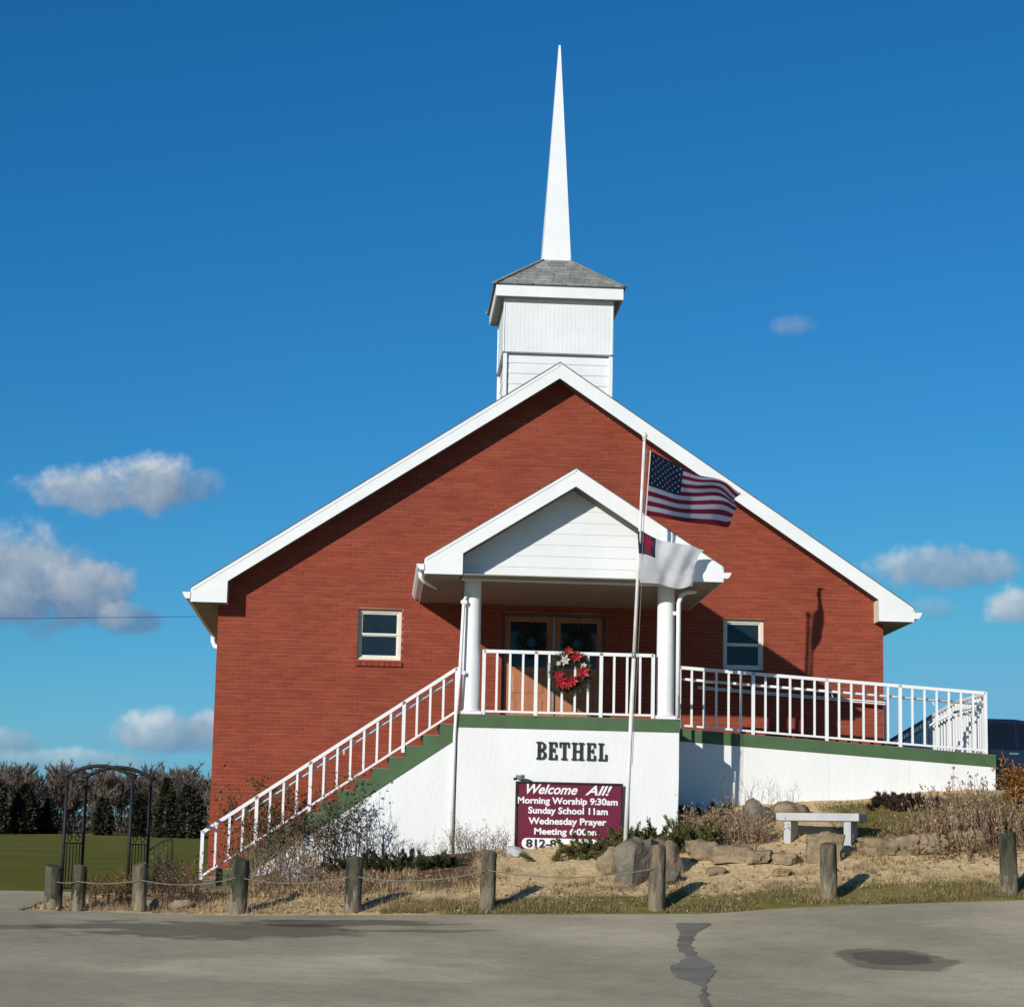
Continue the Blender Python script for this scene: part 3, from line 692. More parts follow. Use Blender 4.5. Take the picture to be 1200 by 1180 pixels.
# ------------------------------------------------------------------ steeple
TW = 2.3255; TY = -0.07; TFZ = 10.49; TFT = 10.705; TCY = TY+TW/2
def steeple():
    bw = 0.975; y0 = TCY-bw; y1 = TCY+bw
    # lower stage: lapped boards on a core
    s = MB(); s.box(APX-bw+.03, APX+bw-.03, y0+.03, y1-.03, 6.5, TFZ+.05); core = s.build('belfry_core', MT['siding'], church)
    z = 8.30; lap = 0.197
    while z < 9.45:
        zt = min(z+lap, 9.475)
        for k in range(4):
            s = MB(); q = bw-.012; o_ = .018
            lo = [(-q-.0, -q-.003, z), (q, -q-.003, z), (q, -q+.03, z), (-q, -q+.03, z)]
            hi = [(-q, -q+.008, zt-.004), (q, -q+.008, zt-.004), (q, -q+.03, zt-.004), (-q, -q+.03, zt-.004)]
            rot = Matrix.Rotation(k*math.pi/2, 3, 'Z')
            f = lambda p: tuple(rot @ Vector((p[0], p[1], 0)) + Vector((APX, TCY, p[2])))
            s.hexa([f(p) for p in lo], [f(p) for p in hi]); s.build('siding_board', MT['siding'], core)
        z += lap
    for sx in (-1, 1):
        for sy in (-1, 1):
            s = MB(); cx, cy = APX+sx*(bw+.0), TCY+sy*(bw+.0)
            s.box(cx-.035, cx+.035, cy-.035, cy+.035, 7.6, 9.478); s.build('corner_board', MT['white'], core)
    # upper stage: vertical grooved boards
    bu = bw+.045
    s = MB(); s.box(APX-bu+.02, APX+bu-.02, TCY-bu+.02, TCY+bu-.02, 9.49, TFZ+.02); panel = s.build('belfry_panel', MT['siding'], church)
    n = 26; w = 2*bu/n
    for k in range(4):
        rot = Matrix.Rotation(k*math.pi/2, 3, 'Z')
        one = MB()
        for p in ((-bu,),):
            pass
        for i in range(n):
            x0 = -bu+i*w; s = MB()
            lo = [(x0+.0014, -bu+.017, 9.482), (x0+w-.0014, -bu+.017, 9.482), (x0+w-.0005, -bu+.021, 9.482), (x0+.0005, -bu+.021, 9.482)]
            f = lambda p, z_: tuple(rot @ Vector((p[0], p[1], 0)) + Vector((APX, TCY, z_)))
            s.hexa([f(p, 9.482) for p in lo], [f(p, TFZ+.01) for p in lo]); s.build('vertical_board', MT['siding'], panel)
    s = MB()
    for k in range(4):
        rot = Matrix.Rotation(k*math.pi/2, 3, 'Z'); q = bu+.004
        f = lambda x, y, z_: tuple(rot @ Vector((x, y, 0)) + Vector((APX, TCY, z_)))
        s.hexa([f(-q, -q, 9.455), f(q, -q, 9.455), f(q, -q+.05, 9.455), f(-q, -q+.05, 9.455)], [f(-q, -q, 9.481), f(q, -q, 9.481), f(q, -q+.05, 9.481), f(-q, -q+.05, 9.481)])
    s.build('drip_edge', MT['steel_grey'], panel)
    # eave box
    h = TW/2
    s = MB(); s.box(APX-h, APX+h, TCY-h, TCY+h, TFZ+.004, TFZ+.02); s.build('steeple_soffit', MT['soffit'], church)
    for k in range(4):
        rot = Matrix.Rotation(k*math.pi/2, 3, 'Z'); f = lambda x, y, z_: tuple(rot @ Vector((x, y, 0)) + Vector((APX, TCY, z_)))
        s = MB(); q = h+.012
        s.hexa([f(-q, -q, TFZ), f(q-.024, -q, TFZ), f(q-.024, -q+.024, TFZ), f(-q, -q+.024, TFZ)], [f(-q, -q, TFT), f(q-.024, -q, TFT), f(q-.024, -q+.024, TFT), f(-q, -q+.024, TFT)])
        s.build('steeple_fascia', MT['white'], church)
    # hipped roof in shingle courses
    er = h+.05; tr = 0.285; zt = 11.435; ze = TFT+.003
    s = MB(); s.add([(APX-er+.02, TCY-er+.02, ze), (APX+er-.02, TCY-er+.02, ze), (APX+er-.02, TCY+er-.02, ze), (APX-er+.02, TCY+er-.02, ze), (APX-tr, TCY-tr, zt-.012), (APX+tr, TCY-tr, zt-.012), (APX+tr, TCY+tr, zt-.012), (APX-tr, TCY+tr, zt-.012)],
                 [(0, 3, 2, 1), (4, 5, 6, 7), (0, 1, 5, 4), (1, 2, 6, 5), (2, 3, 7, 6), (3, 0, 4, 7)])
    roof = s.build('steeple_roof', MT['roof_edge'], church)
    rows = 8
    for k in range(4):
        rot = Matrix.Rotation(k*math.pi/2, 3, 'Z'); f = lambda x, y, z_: tuple(rot @ Vector((x, y, 0)) + Vector((APX, TCY, z_)))
        nrm = Vector((0, -(zt-ze), er-tr)).normalized()
        for r_ in range(rows):
            t0, t1 = r_/rows, (r_+1.12)/rows; t1 = min(t1, 1.0)
            h0 = er+(tr-er)*t0; h1 = er+(tr-er)*t1; z0 = ze+(zt-ze)*t0; z1 = ze+(zt-ze)*t1
            x = -h0 - random.uniform(0, .3)
            while x < h0:
                xe = x+.30
                a0, b0 = max(x+.004, -h0), min(xe-.004, h0); a1, b1 = max(x+.004, -h1), min(xe-.004, h1)
                if b0-a0 > .02:
                    if b1-a1 < .01: a1 = b1 = min(max((a0+b0)/2, -h1), h1); a1 -= .004; b1 += .004
                    lift = .016+random.uniform(0, .006)
                    lo = [Vector((a0, -h0, z0)), Vector((b0, -h0, z0)), Vector((b1, -h1, z1)), Vector((a1, -h1, z1))]
                    hi = [lo[0]+nrm*lift, lo[1]+nrm*lift, lo[2]+nrm*.006, lo[3]+nrm*.006]
                    s = MB(); s.hexa([f(*p) for p in lo], [f(*p) for p in hi]); s.build('shingle', MT['shingle'], roof)
                x = xe
        s = MB(); s.bar(f(-er, -er, ze+.02), f(-tr, -tr, zt+.006), .13, .018); s.build('hip_cap', MT['shingle'], roof)
    # spire
    b = 0.275; zb = zt-.06; za = 15.80; tp = 0.018
    s = MB(); s.add([(APX-b, TCY-b, zb), (APX+b, TCY-b, zb), (APX+b, TCY+b, zb), (APX-b, TCY+b, zb), (APX-tp, TCY-tp, za), (APX+tp, TCY-tp, za), (APX+tp, TCY+tp, za), (APX-tp, TCY+tp, za)],
                 [(0, 3, 2, 1), (4, 5, 6, 7), (0, 1, 5, 4), (1, 2, 6, 5), (2, 3, 7, 6), (3, 0, 4, 7)])
    sp = s.build('spire', MT['white'], church)
    s = MB(); bb = b+.02
    s.add([(APX-bb, TCY-bb, zb+.04), (APX+bb, TCY-bb, zb+.04), (APX+bb, TCY+bb, zb+.04), (APX-bb, TCY+bb, zb+.04), (APX-b+.005, TCY-b+.005, zb+.075), (APX+b-.005, TCY-b+.005, zb+.075), (APX+b-.005, TCY+b-.005, zb+.075), (APX-b+.005, TCY+b-.005, zb+.075)],
          [(0, 3, 2, 1), (4, 5, 6, 7), (0, 1, 5, 4), (1, 2, 6, 5), (2, 3, 7, 6), (3, 0, 4, 7)])
    s.build('spire_flashing', MT['steel_grey'], sp)
steeple()

# ------------------------------------------------------------------ porch
PXL, PXR, PY, DZ = 4.1933, 7.8197, -3.466, 2.574
PC = (PXL+PXR)/2; RY = -4.061; PEZ = 4.778; PAO = 6.578; PAI = 6.285; PSL = 0.637; PE = (PXR-PXL)/2+0.605
RAMP_Y = -1.95
def porch():
    # masonry base
    s = MB(); s.box(PXL, PXR, PY, PY+.2, -0.6, DZ-.215); s.box(PXL, PXL+.2, PY+.2, -.01, -0.6, DZ-.215); s.box(PXR-.2, PXR, PY+.2, -.01, -0.6, DZ-.215)
    s.build('porch_base', MT['white_masonry'], church)
    s = MB(); s.box(PXL-.012, PXR+.012, PY-.016, -.008, DZ-.215, DZ-.008); deck = s.build('porch_deck', MT['green'], church)
    s = MB(); s.box(PXL-.006, PXR+.006, PY-.006, -.008, DZ-.008, DZ); s.build('deck_floor', MT['deck'], deck)
    po = lambda x: PAO-PSL*abs(x-PC)
    pi_ = lambda x: PAI-PSL*abs(x-PC)
    for sgn in (-1, 1):
        X = lambda d: PC+sgn*d
        poly = [(X(PE), PEZ), (X(PE-.60), PEZ), (X(PE-.60), pi_(X(PE-.60))), (X(0), PAI), (X(0), PAO), (X(PE), po(X(PE)))]
        if sgn > 0: poly = poly[::-1]
        s = MB(); s.prism(poly, RY, RY+.03); fb = s.build('porch_rake_board', MT['white'], church)
        s = MB(); s.bar((X(0), RY-.002, PAO-.025), (X(PE), RY-.002, po(X(PE))-.025), .014, .04); s.build('rake_trim', MT['white'], fb)
        s = MB(); p = [(X(PE-.58), pi_(X(PE-.58))+.012), (X(0), PAI+.012), (X(0), PAI+.03), (X(PE-.58), pi_(X(PE-.58))+.03)]
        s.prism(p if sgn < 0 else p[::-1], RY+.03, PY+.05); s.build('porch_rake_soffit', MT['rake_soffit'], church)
        s = MB(); xi = X(PE-.60); t = .02*sgn; s.box(min(xi, xi+t), max(xi, xi+t), RY+.03, PY+.02, PEZ+.004, pi_(xi)+.04); s.build('porch_return', MT['cream'], church)
        p = [(X(PE+.03), po(X(PE+.03))+.002), (X(0), PAO+.002), (X(0), PAO+.018), (X(PE+.03), po(X(PE+.03))+.018)]
        s = MB(); s.prism(p if sgn < 0 else p[::-1], RY-.010, -.008); s.build('porch_roof', MT['roof_edge'], church)
        s = MB(); a, b = sorted((X(PE), X(PE+.02))); s.box(a, b, RY+.002, -.008, PEZ, po(X(PE))-.01); s.build('porch_fascia', MT['white'], church)
        g = [(X(PE+.022), PEZ+.06), (X(PE+.09), PEZ+.06), (X(PE+.125), PEZ+.10), (X(PE+.15), PEZ+.155), (X(PE+.135), PEZ+.155), (X(PE+.11), PEZ+.105), (X(PE+.085), PEZ+.078), (X(PE+.036), PEZ+.078), (X(PE+.036), PEZ+.155), (X(PE+.022), PEZ+.155)]
        s = MB(); s.prism(g if sgn > 0 else g[::-1], RY-.012, -.02)
        g2 = [(X(PE+.022), PEZ+.06), (X(PE+.09), PEZ+.06), (X(PE+.125), PEZ+.10), (X(PE+.15), PEZ+.155), (X(PE+.022), PEZ+.155)]
        s.prism(g2 if sgn > 0 else g2[::-1], RY-.018, RY-.013)
        s.build('porch_gutter', MT['white'], church, fixn=True)
    s = MB(); s.box(PC-PE, PC+PE, RY+.03, -.008, PEZ+.004, PEZ+.02); s.build('porch_ceiling', MT['soffit'], church)
    # siding of the gable, one board per course
    GY = PY-.085
    s = MB(); s.prism([(PXL+.01, PEZ+.022), (PXR-.01, PEZ+.022), (PXR-.01, pi_(PXR)+.02), (PC, PAI+.02), (PXL+.01, pi_(PXL)+.02)], GY+.012, GY+.06); gab = s.build('porch_gable', MT['siding'], church)
    z = PEZ+.03; lap = 0.19
    while z < PAI:
        zt = min(z+lap, PAI+.01)
        hw0 = min((PAI+.025-z)/PSL, (PXR-PXL)/2-.005); hw1 = min((PAI+.025-zt)/PSL, (PXR-PXL)/2-.005); hw1 = max(hw1, .01)
        if hw0 < .03: break
        s = MB(); s.hexa([(PC-hw0, GY-.005, z), (PC+hw0, GY-.005, z), (PC+hw0, GY+.014, z), (PC-hw0, GY+.014, z)], [(PC-hw1, GY+.002, zt-.003), (PC+hw1, GY+.002, zt-.003), (PC+hw1, GY+.014, zt-.003), (PC-hw1, GY+.014, zt-.003)])
        s.build('siding_board', MT['siding'], gab); z += lap
    s = MB(); s.box(PXL, PXR, GY-.012, GY+.03, PEZ-.028, PEZ+.028); s.build('frieze_board', MT['white'], gab)
    # round columns
    for cx in (4.395, 7.605):
        s = MB(); cy = PY+.17
        s.lathe([(.148, DZ+.055), (.150, DZ+.5), (.147, DZ+1.2), (.140, PEZ-.05), (.140, PEZ+.004)], (cx, cy, 0), 28); c = s.build('porch_column', MT['white'], church, smooth=True); smooth_by_angle(c)
        s = MB(); s.box(cx-.175, cx+.175, cy-.165, cy+.165, DZ, DZ+.05); s.build('plinth', MT['white'], c)
        s = MB(); s.lathe([(.165, DZ+.05), (.172, DZ+.062), (.165, DZ+.076), (.148, DZ+.08)], (cx, cy, 0), 24); q = s.build('base_ring', MT['white'], c, smooth=True)
    # downspouts of the porch
    s = MB(); s.tube([(PC-PE-.08, RY+.30, PEZ+.06), (PC-PE-.07, RY+.31, PEZ-.02), (PC-PE-.02, RY+.36, PEZ-.085), (PC-PE+.20, RY+.62, PEZ-.17)], [.035, .035, .033, .012], 8); s.build('gutter_elbow', MT['white'], church, smooth=True)
    s = MB(); s.tube([(PXL+.10, PY+.03, 4.52), (PXL+.05, PY-.02, 4.42), (PXL+.01, PY-.046, 3.2), (PXL-.03, PY-.046, 2.6), (PXL-.045, PY-.026, 2.25), (PXL-.06, PY-.026, .2)], .027, 8); d = s.build('downspout', MT['white'], church, smooth=True)
    for z in (4.40, 3.24): 
        s = MB(); s.box(PXL, PXL+.10, PY-.05, PY-.02, z-.03, z+.03); s.build('pipe_strap', MT['white'], d)
    s = MB(); s.tube([(PXR+.29, PY+.30, PEZ-.055), (PXR+.20, PY+.18, PEZ-.075), (PXR+.08, PY+.02, PEZ-.11), (PXR+.005, PY-.055, PEZ-.18), (PXR-.035, PY-.065, PEZ-.30), (PXR-.035, PY-.065, DZ+.01)], .038, 8); d = s.build('downspout', MT['white'], church, smooth=True)
    s = MB(); s.box(PXR-.13, PXR-.06, PY-.06, PY-.03, 4.28, 4.34); s.build('pipe_strap', MT['white'], d)
porch()

# ------------------------------------------------------------------ stairs and ramp
NS = 15; RISE = 0.1845; RUN = 0.2715; SX0 = PXL-.012-NS*RUN
stairs = empty('entrance_stairs', (2.2, -2.7, 0), 'white walled stairs with green stepped edge climbing to the porch', 'stairs')
def build_stairs():
    zl = lambda x: DZ - .40 - (RISE/RUN)*(PXL-x)
    x0 = SX0+.55
    s = MB(); s.prism([(x0, -0.8), (PXL-.014, -0.8), (PXL-.014, zl(PXL)), (x0, zl(x0))], PY+.01, RAMP_Y-.01); s.build('stair_wall', MT['white_masonry'], stairs)
    for i in range(NS):
        a = PXL-.014-(i+1)*RUN; b = a+RUN; z = DZ-(i+1)*RISE
        if i < NS:
            za, zb = max(zl(a)+.002, -0.9), max(zl(b)+.002, -0.9)
            if a < x0: za = zb = -0.85
            s = MB(); s.prism([(a, za), (b, zb), (b, z), (a, z)], PY-.008, RAMP_Y); st = s.build('step', MT['green'], stairs)
            s = MB(); s.box(a-.02, b-.003, PY-.012, RAMP_Y+.004, z, z+.02); s.build('tread', MT['deck'], st)
build_stairs()

def unit_bar(h, w):
    s = MB(); s.box(-w/2, w/2, -w/2, w/2, 0, h); return s.mesh('baluster', MT['white'])
def railing(name, label, A, B, n, posts, ht=1.03, low=.06, bal=.036, handrail=None, post_drop=.08, rail_w=.055, hand_ends=(0, 1), cat='railing', post_w=.055):
    A, B = Vector(A), Vector(B); root = empty(name, A, label, cat)
    t = (B-A); Z = Vector((0, 0, 1)); d = t.normalized(); side = Vector((-d.y, d.x, 0)).normalized()
    s = MB(); s.bar(A+Z*ht, B+Z*ht, rail_w, rail_w); s.build('top_rail', MT['white'], root)
    s = MB(); s.bar(A+Z*low, B+Z*low, .034, .034); s.build('bottom_rail', MT['white'], root)
    me = unit_bar(ht-low-rail_w/2+.004, bal); mp = unit_bar(ht+post_drop+rail_w/2-.006, post_w)
    for i in range(n+1):
        p = A+t*(i/n)
        if i in posts: link('post', mp, root, p-Z*post_drop)
        else: link('baluster', me, root, p+Z*low)
    if handrail:
        q0 = A+t*hand_ends[0]; q1 = A+t*hand_ends[1]; off = side*handrail[0]; hz = Z*handrail[1]
        s = MB(); s.tube([q0+off+hz, q1+off+hz], .024, 8); hr = s.build('handrail', MT['white'], root, smooth=True)
        for k in range(3):
            p = q0+(q1-q0)*((k+.5)/3); s = MB(); s.tube([p+hz-Z*.09, p+off*.8+hz-Z*.07, p+off+hz-Z*.01], .009, 5); s.build('bracket', MT['white'], hr)
    return root
FY = PY+.045
railing('porch_railing', 'white metal railing across the porch front, carrying the wreath', (4.60, FY, DZ), (7.385, FY, DZ), 13, (0, 4, 9, 13), 1.035, .055)
railing('stair_railing', 'white metal railing sloping up beside the stairs', (0.145, PY+.03, -.155), (4.16, PY+.03, 2.58), 19, (0, 4, 8, 15, 19), .73, .03, handrail=(.09, .60), hand_ends=(.12, .985))
RX1 = 13.34
def ramp_z(x): return 2.535 - (x-7.82)*.0565
ramp = empty('access_ramp', (10.7, -1, 1.2), 'white walled wheelchair ramp with green edge sloping right from the porch', 'ramp')
def build_ramp():
    xs = [PXR+.002, 9.2, 10.6, 12.0, 13.49]
    for i in range(4):
        a, b = xs[i], xs[i+1]; e = .002 if i < 3 else 0
        s = MB(); s.prism([(a, .4), (b-e, .4), (b-e, ramp_z(b)-.215), (a, ramp_z(a)-.215)], RAMP_Y, RAMP_Y+.2); s.build('ramp_wall', MT['white_masonry'], ramp)
    a, b = PXR+.014, 13.50
    s = MB(); s.prism([(a, ramp_z(a)-.214), (b, ramp_z(b)-.214), (b, ramp_z(b)-.008), (a, ramp_z(a)-.008)], RAMP_Y-.014, -.012); e = s.build('ramp_slab', MT['green'], ramp)
    s = MB(); s.prism([(a, ramp_z(a)-.007), (b, ramp_z(b)-.007), (b, ramp_z(b)), (a, ramp_z(a))], RAMP_Y-.005, -.012); s.build('ramp_floor', MT['deck'], e)
    s = MB(); s.box(13.29, 13.49, RAMP_Y+.2, 8.5, .6, 1.2); s.build('end_wall', MT['white_masonry'], ramp)
    # second run, down along the side of the church
    zb = lambda y: ramp_z(13.5) - max(0, y+.01)*.075
    s = MB(); s.prismx([(-.010, zb(0)-.2), (8.5, zb(8.5)-.2), (8.5, zb(8.5)), (-.010, zb(0)-.002)], 12.05, 13.495); s.build('side_run', MT['green'], ramp)
build_ramp()
rz = lambda x: ramp_z(x)
railing('ramp_railing', 'white metal railing sloping gently down along the ramp front', (8.03, RAMP_Y+.05, rz(8.03)+.0), (RX1, RAMP_Y+.05, rz(RX1)), 25, (0, 6, 12, 18, 25), 1.045, .06, handrail=(.10, .86))
railing('ramp_wall_railing', 'white handrail along the brick wall behind the ramp', (8.6, -.16, rz(8.6)), (12.0, -.16, rz(12.0)), 2, (), .90, .88, bal=.02, rail_w=.034)
railing('ramp_end_railing', 'white metal railing at the ramp end running back past the brick corner', (RX1+.02, RAMP_Y+.25, rz(RX1)), (RX1+.02, -.1, rz(RX1)), 9, (0, 9), 1.04, .06, handrail=(.09, .84))
railing('ramp_side_railing', 'farther white railing descending along the side run of the ramp', (RX1+.02, .1, rz(RX1)), (RX1+.02, 8.3, rz(RX1)-.62), 38, (0, 8, 16, 24, 31, 38), 1.04, .06, handrail=(.09, .84))
railing('ramp_inner_railing', 'inner white railing beside the church, dim beyond the ramp corner', (12.12, .35, rz(RX1)), (12.12, 8.3, rz(RX1)-.62), 30, (0, 10, 20, 30), 1.04, .06, handrail=(.09, .84))

# ------------------------------------------------------------------ lettering and sign
def letters():
    root = empty('wall_lettering', (6.06, PY-.01, 1.87), 'black slab serif letters spelling BETHEL on the white porch wall', 'lettering')
    Xp = lambda u: 5.48+(u-628.7)/71.5
    z0, h = 1.868, .285
    y0, y1 = PY-.032, PY-.004
    def shape(name, rects, extra=None):
        s = MB()
        k = 0
        for (a, b, c, d) in rects:
            s.box(a, b, y0-.0006*k, y1, c, d); k += 1
        if extra: extra(s)
        s.build(name, MT['letter_black'], root)
    st = .042; th = .026
    def E(u0, u1):
        a, b = Xp(u0), Xp(u1); w = b-a
        shape('letter', [(a+.012, a+.012+st, z0, z0+h), (a, b-.01, z0, z0+th), (a, b-.01, z0+h-th, z0+h), (a+.03, b-.04, z0+h/2-th/2+.01, z0+h/2+th/2+.01),
                         (b-.028, b, z0, z0+.085), (b-.032, b-.006, z0+h-.08, z0+h), (b-.055, b-.035, z0+h/2-.035+.01, z0+h/2+.035+.01)])
    def T(u0, u1):
        a, b = Xp(u0), Xp(u1); c = (a+b)/2
        shape('letter', [(c-st/2, c+st/2, z0, z0+h), (a, b, z0+h-th, z0+h), (a, a+.022, z0+h-.085, z0+h), (b-.022, b, z0+h-.085, z0+h), (c-.048, c+.048, z0, z0+th)])
    def H(u0, u1):
        a, b = Xp(u0), Xp(u1)
        shape('letter', [(a+.02, a+.02+st, z0, z0+h), (b-.02-st, b-.02, z0, z0+h), (a+.04, b-.04, z0+h/2-th/2, z0+h/2+th/2),
                         (a, a+.085, z0, z0+th), (a, a+.085, z0+h-th, z0+h), (b-.085, b, z0, z0+th), (b-.085, b, z0+h-th, z0+h)])
    def Lt(u0, u1):
        a, b = Xp(u0), Xp(u1)
        shape('letter', [(a+.022, a+.022+st, z0, z0+h), (a, b-.005, z0, z0+th), (b-.028, b, z0, z0+.105), (a, a+.088, z0+h-th, z0+h)])
    def B(u0, u1):
        a, b = Xp(u0), Xp(u1); x = a+.02+st
        def ex(s):
            for zb, hh, bx in ((z0, h*.52, b), (z0+h*.5, h*.5, b-.010)):
                cz = zb+hh/2; ro = hh/2; n = 12; xm = x+.018
                pts = []
                for i in range(n+1):
                    t = -math.pi/2+math.pi*i/n
                    o = (xm+(bx-xm)*math.cos(t), cz+ro*math.sin(t)); q = (xm+(bx-xm-.040)*math.cos(t), cz+(ro-th)*math.sin(t)); pts.append((o, q))
                for i in range(n):
                    (o0, i0), (o1, i1) = pts[i], pts[i+1]
                    s.prism([i0, o0, o1, i1], y0, y1)
                s.box(a+.02, xm, y0-.001, y1, zb, zb+th); s.box(a+.02, xm, y0-.001, y1, zb+hh-th, zb+hh)
        shape('letter', [(a+.02, x, z0, z0+h), (a, a+.04, z0, z0+th), (a, a+.04, z0+h-th, z0+h)], ex)
    B(628.8, 640.2); E(643, 652.8); T(655.6, 667); H(670, 684); E(687.5, 697.8); Lt(701, 711.2)
letters()

def text_mesh(body, shear=0.0, bold=0.0):
    c = bpy.data.curves.new('text', 'FONT'); c.body = body; c.shear = shear; c.offset = bold; c.extrude = 0.012; c.resolution_u = 4; c.size = 1.0
    o = bpy.data.objects.new('text', c); COL.objects.link(o)
    dg = bpy.context.evaluated_depsgraph_get(); dg.update()
    me = bpy.data.meshes.new_from_object(o.evaluated_get(dg)); bpy.data.objects.remove(o); bpy.data.curves.remove(c)
    return me
def put_text(name, body, x0, x1, zc, h, y, mt, parent, shear=0.0, bold=0.02, full=None):
    me = text_mesh(body, shear, bold)
    xs = [v.co.x for v in me.vertices]; ys = [v.co.y for v in me.vertices]
    ax, bx, ay, by = min(xs), max(xs), min(ys), max(ys)
    for v in me.vertices:
        X = x0+(v.co.x-ax)/(bx-ax)*(x1-x0); Zz = zc-h/2+(v.co.y-ay)/(by-ay)*h
        v.co = (X, y-v.co.z*0.3, Zz)
    me.materials.clear(); me.materials.append(mt)
    return link(name, me, parent)
def sign():
    y = PY-.15
    Xs = lambda u: 5.145+(u-602)/72.4
    Zs = lambda u, v: 1.505-(v-(u-602)*.0236-915)/72.8
    a, b = Xs(602.5), Xs(728.5); z1 = 1.50; z0 = .36
    root = empty('church_sign', ((a+b)/2, y, .3), 'maroon notice board with white lettering standing below the word BETHEL', 'sign')
    s = MB(); s.box(a+.03, b-.03, y, y+.06, z0, z1-.03); s.build('board', MT['maroon'], root)
    s = MB(); s.box(a, a+.03, y-.02, y+.08, z0-.5, z1); s.box(b-.03, b, y-.02, y+.08, z0-.5, z1); s.box(a+.03, b-.03, y-.02, y+.08, z1-.03, z1); s.build('frame', MT['black_iron'], root)
    for body, u0, u1, vc, hp, sh, bo in (('Welcome', 615.5, 675, 925.0, 11.5, .38, .022), ('All!', 684, 715.5, 926.5, 11.5, .38, .022),
        ('Morning Worship 9:30am', 604.8, 722.5, 939.8, 10.4, 0, .030), ('Sunday School 11am', 617.5, 711, 951.2, 10.4, 0, .030),
        ('Wednesday Prayer', 618, 709.5, 963.6, 10.4, 0, .030), ('Meeting 6:00pm', 625, 701.5, 975.4, 10.2, 0, .030)):
        u = (u0+u1)/2
        put_text('text_line', body, Xs(u0), Xs(u1), Zs(u, vc), hp/72.8, y-.004, MT['sign_white'], root, sh, bo)
    # white pill with the telephone number, its end lost behind the juniper
    zc = Zs(640, 988); hh = .085; x0, x1 = Xs(610.5), Xs(700)
    n = 10; pts = []
    for i in range(n+1):
        t = math.pi/2+math.pi*i/n; pts.append((x0+hh+hh*math.cos(t), zc+hh*math.sin(t)))
    for i in range(n+1):
        t = -math.pi/2+math.pi*i/n; pts.append((x1-hh+hh*math.cos(t), zc+hh*math.sin(t)))
    s = MB(); s.prism(pts, y-.006, y-.001); pill = s.build('number_plate', MT['sign_white'], root)
    put_text('text_line', '812-8', Xs(615.5), Xs(651), zc, .135, y-.012, MT['letter_black'], pill, 0, .03)
    # small floodlight on the upper left corner
    s = MB(); lx, lz = Xs(607.5), z1+.05
    s.lathe([(.02, 0), (.055, .01), (.075, .07), (.075, .085), (.06, .085)], (lx, y-.02, lz-.035), 12); f = s.build('floodlight', MT['steel_grey'], root)
    s = MB(); s.tube([(lx-.11, y-.03, lz-.02), (lx-.05, y-.03, lz-.005), (lx+.03, y+.01, lz-.03)], .022, 6); s.build('lamp_arm', MT['black_iron'], root)
sign()

# ------------------------------------------------------------------ rail wreath
def rail_wreath():
    c = (6.015, PY-.035, 3.30)
    root = empty('rail_wreath', c, 'Christmas wreath with red and white poinsettias on the porch railing', 'wreath')
    s = MB(); needle_ring(s, c, .245, .085, 2600, .10, .007, .5); s.build('greenery', MT['wreath_green'], root)
    s = MB(); n = 24
    s.tube([(c[0]+.245*math.cos(2*math.pi*i/n), c[1]+.03, c[2]+.245*math.sin(2*math.pi*i/n)) for i in range(n+1)], .02, 5); s.build('wire_ring', MT['black_iron'], root)
    fl = [(675, 768.6, .115, 'r'), (661.5, 773, .095, 'w'), (683.5, 779, .06, 'w'), (682.5, 787, .12, 'r'), (654, 791, .095, 'r'), (657.5, 799, .12, 'r'), (671, 797, .095, 'r'), (665, 762, .085, 'r'), (679.5, 785, .05, 'w'), (653.5, 777, .05, 'w'), (664.5, 802, .09, 'r')]
    for u, v, r_, k in fl:
        p = Vector((6.015+(u-668.5)/71.5, PY-.11-random.uniform(0, .03), 3.30-(v-786)/71.5))
        s = MB(); a0 = random.random()*6
        for ring, m_, q in ((0, 6, 1.0), (1, 5, .62)):
            for i in range(m_):
                a = a0+ring*.5+2*math.pi*i/m_; d = Vector((math.cos(a), -.25-.35*ring+random.uniform(-.15, .15), math.sin(a))); e = Vector((-math.sin(a), 0, math.cos(a)))
                L_ = r_*q*random.uniform(.85, 1.1)
                s.add([p+Vector((0, -.012*ring, 0)), p+d*L_*.55+e*L_*.26, p+d*L_, p+d*L_*.55-e*L_*.26], [(0, 1, 2, 3)])
        s.build('poinsettia', MT['red_petal'] if k == 'r' else MT['white_petal'], root)
rail_wreath()

# ------------------------------------------------------------------ flagpole and flags
FPY = -4.80
POLE0 = Vector((6.797, FPY, .42)); POLE1 = Vector((7.036, FPY, 7.02))
def flagpole():
    root = empty('flagpole', POLE0, 'leaning thin white flagpole in front of the porch', 'flagpole')
    d = POLE1-POLE0
    s = MB(); s.tube([POLE0-Vector((0, 0, .3)), POLE0+d*.46], [.036, .033], 12); s.build('lower_pole', MT['pole_paint'], root, smooth=True)
    s = MB(); s.tube([POLE0+d*.46, POLE0+d*.985], [.029, .024], 12); s.build('upper_pole', MT['pole_paint'], root, smooth=True)
    s = MB(); s.tube([POLE0+d*.455, POLE0+d*.47], .038, 12); s.build('collar', MT['steel_grey'], root, smooth=True)
    s = MB(); t = POLE1
    s.lathe([(.012, -.10), (.03, -.08), (.034, -.03), (.045, -.02), (.045, .015), (.03, .04), (.008, .05)], t, 12); s.build('finial', MT['cream'], root, smooth=True)
    s = MB(); s.tube([POLE0+d*.2+Vector((.05, -.03, 0)), POLE0+d*.6+Vector((.065, -.02, 0)), POLE0+d*.97+Vector((.04, 0, 0))], .005, 4); s.build('halyard', MT['rope'], root)
flagpole()
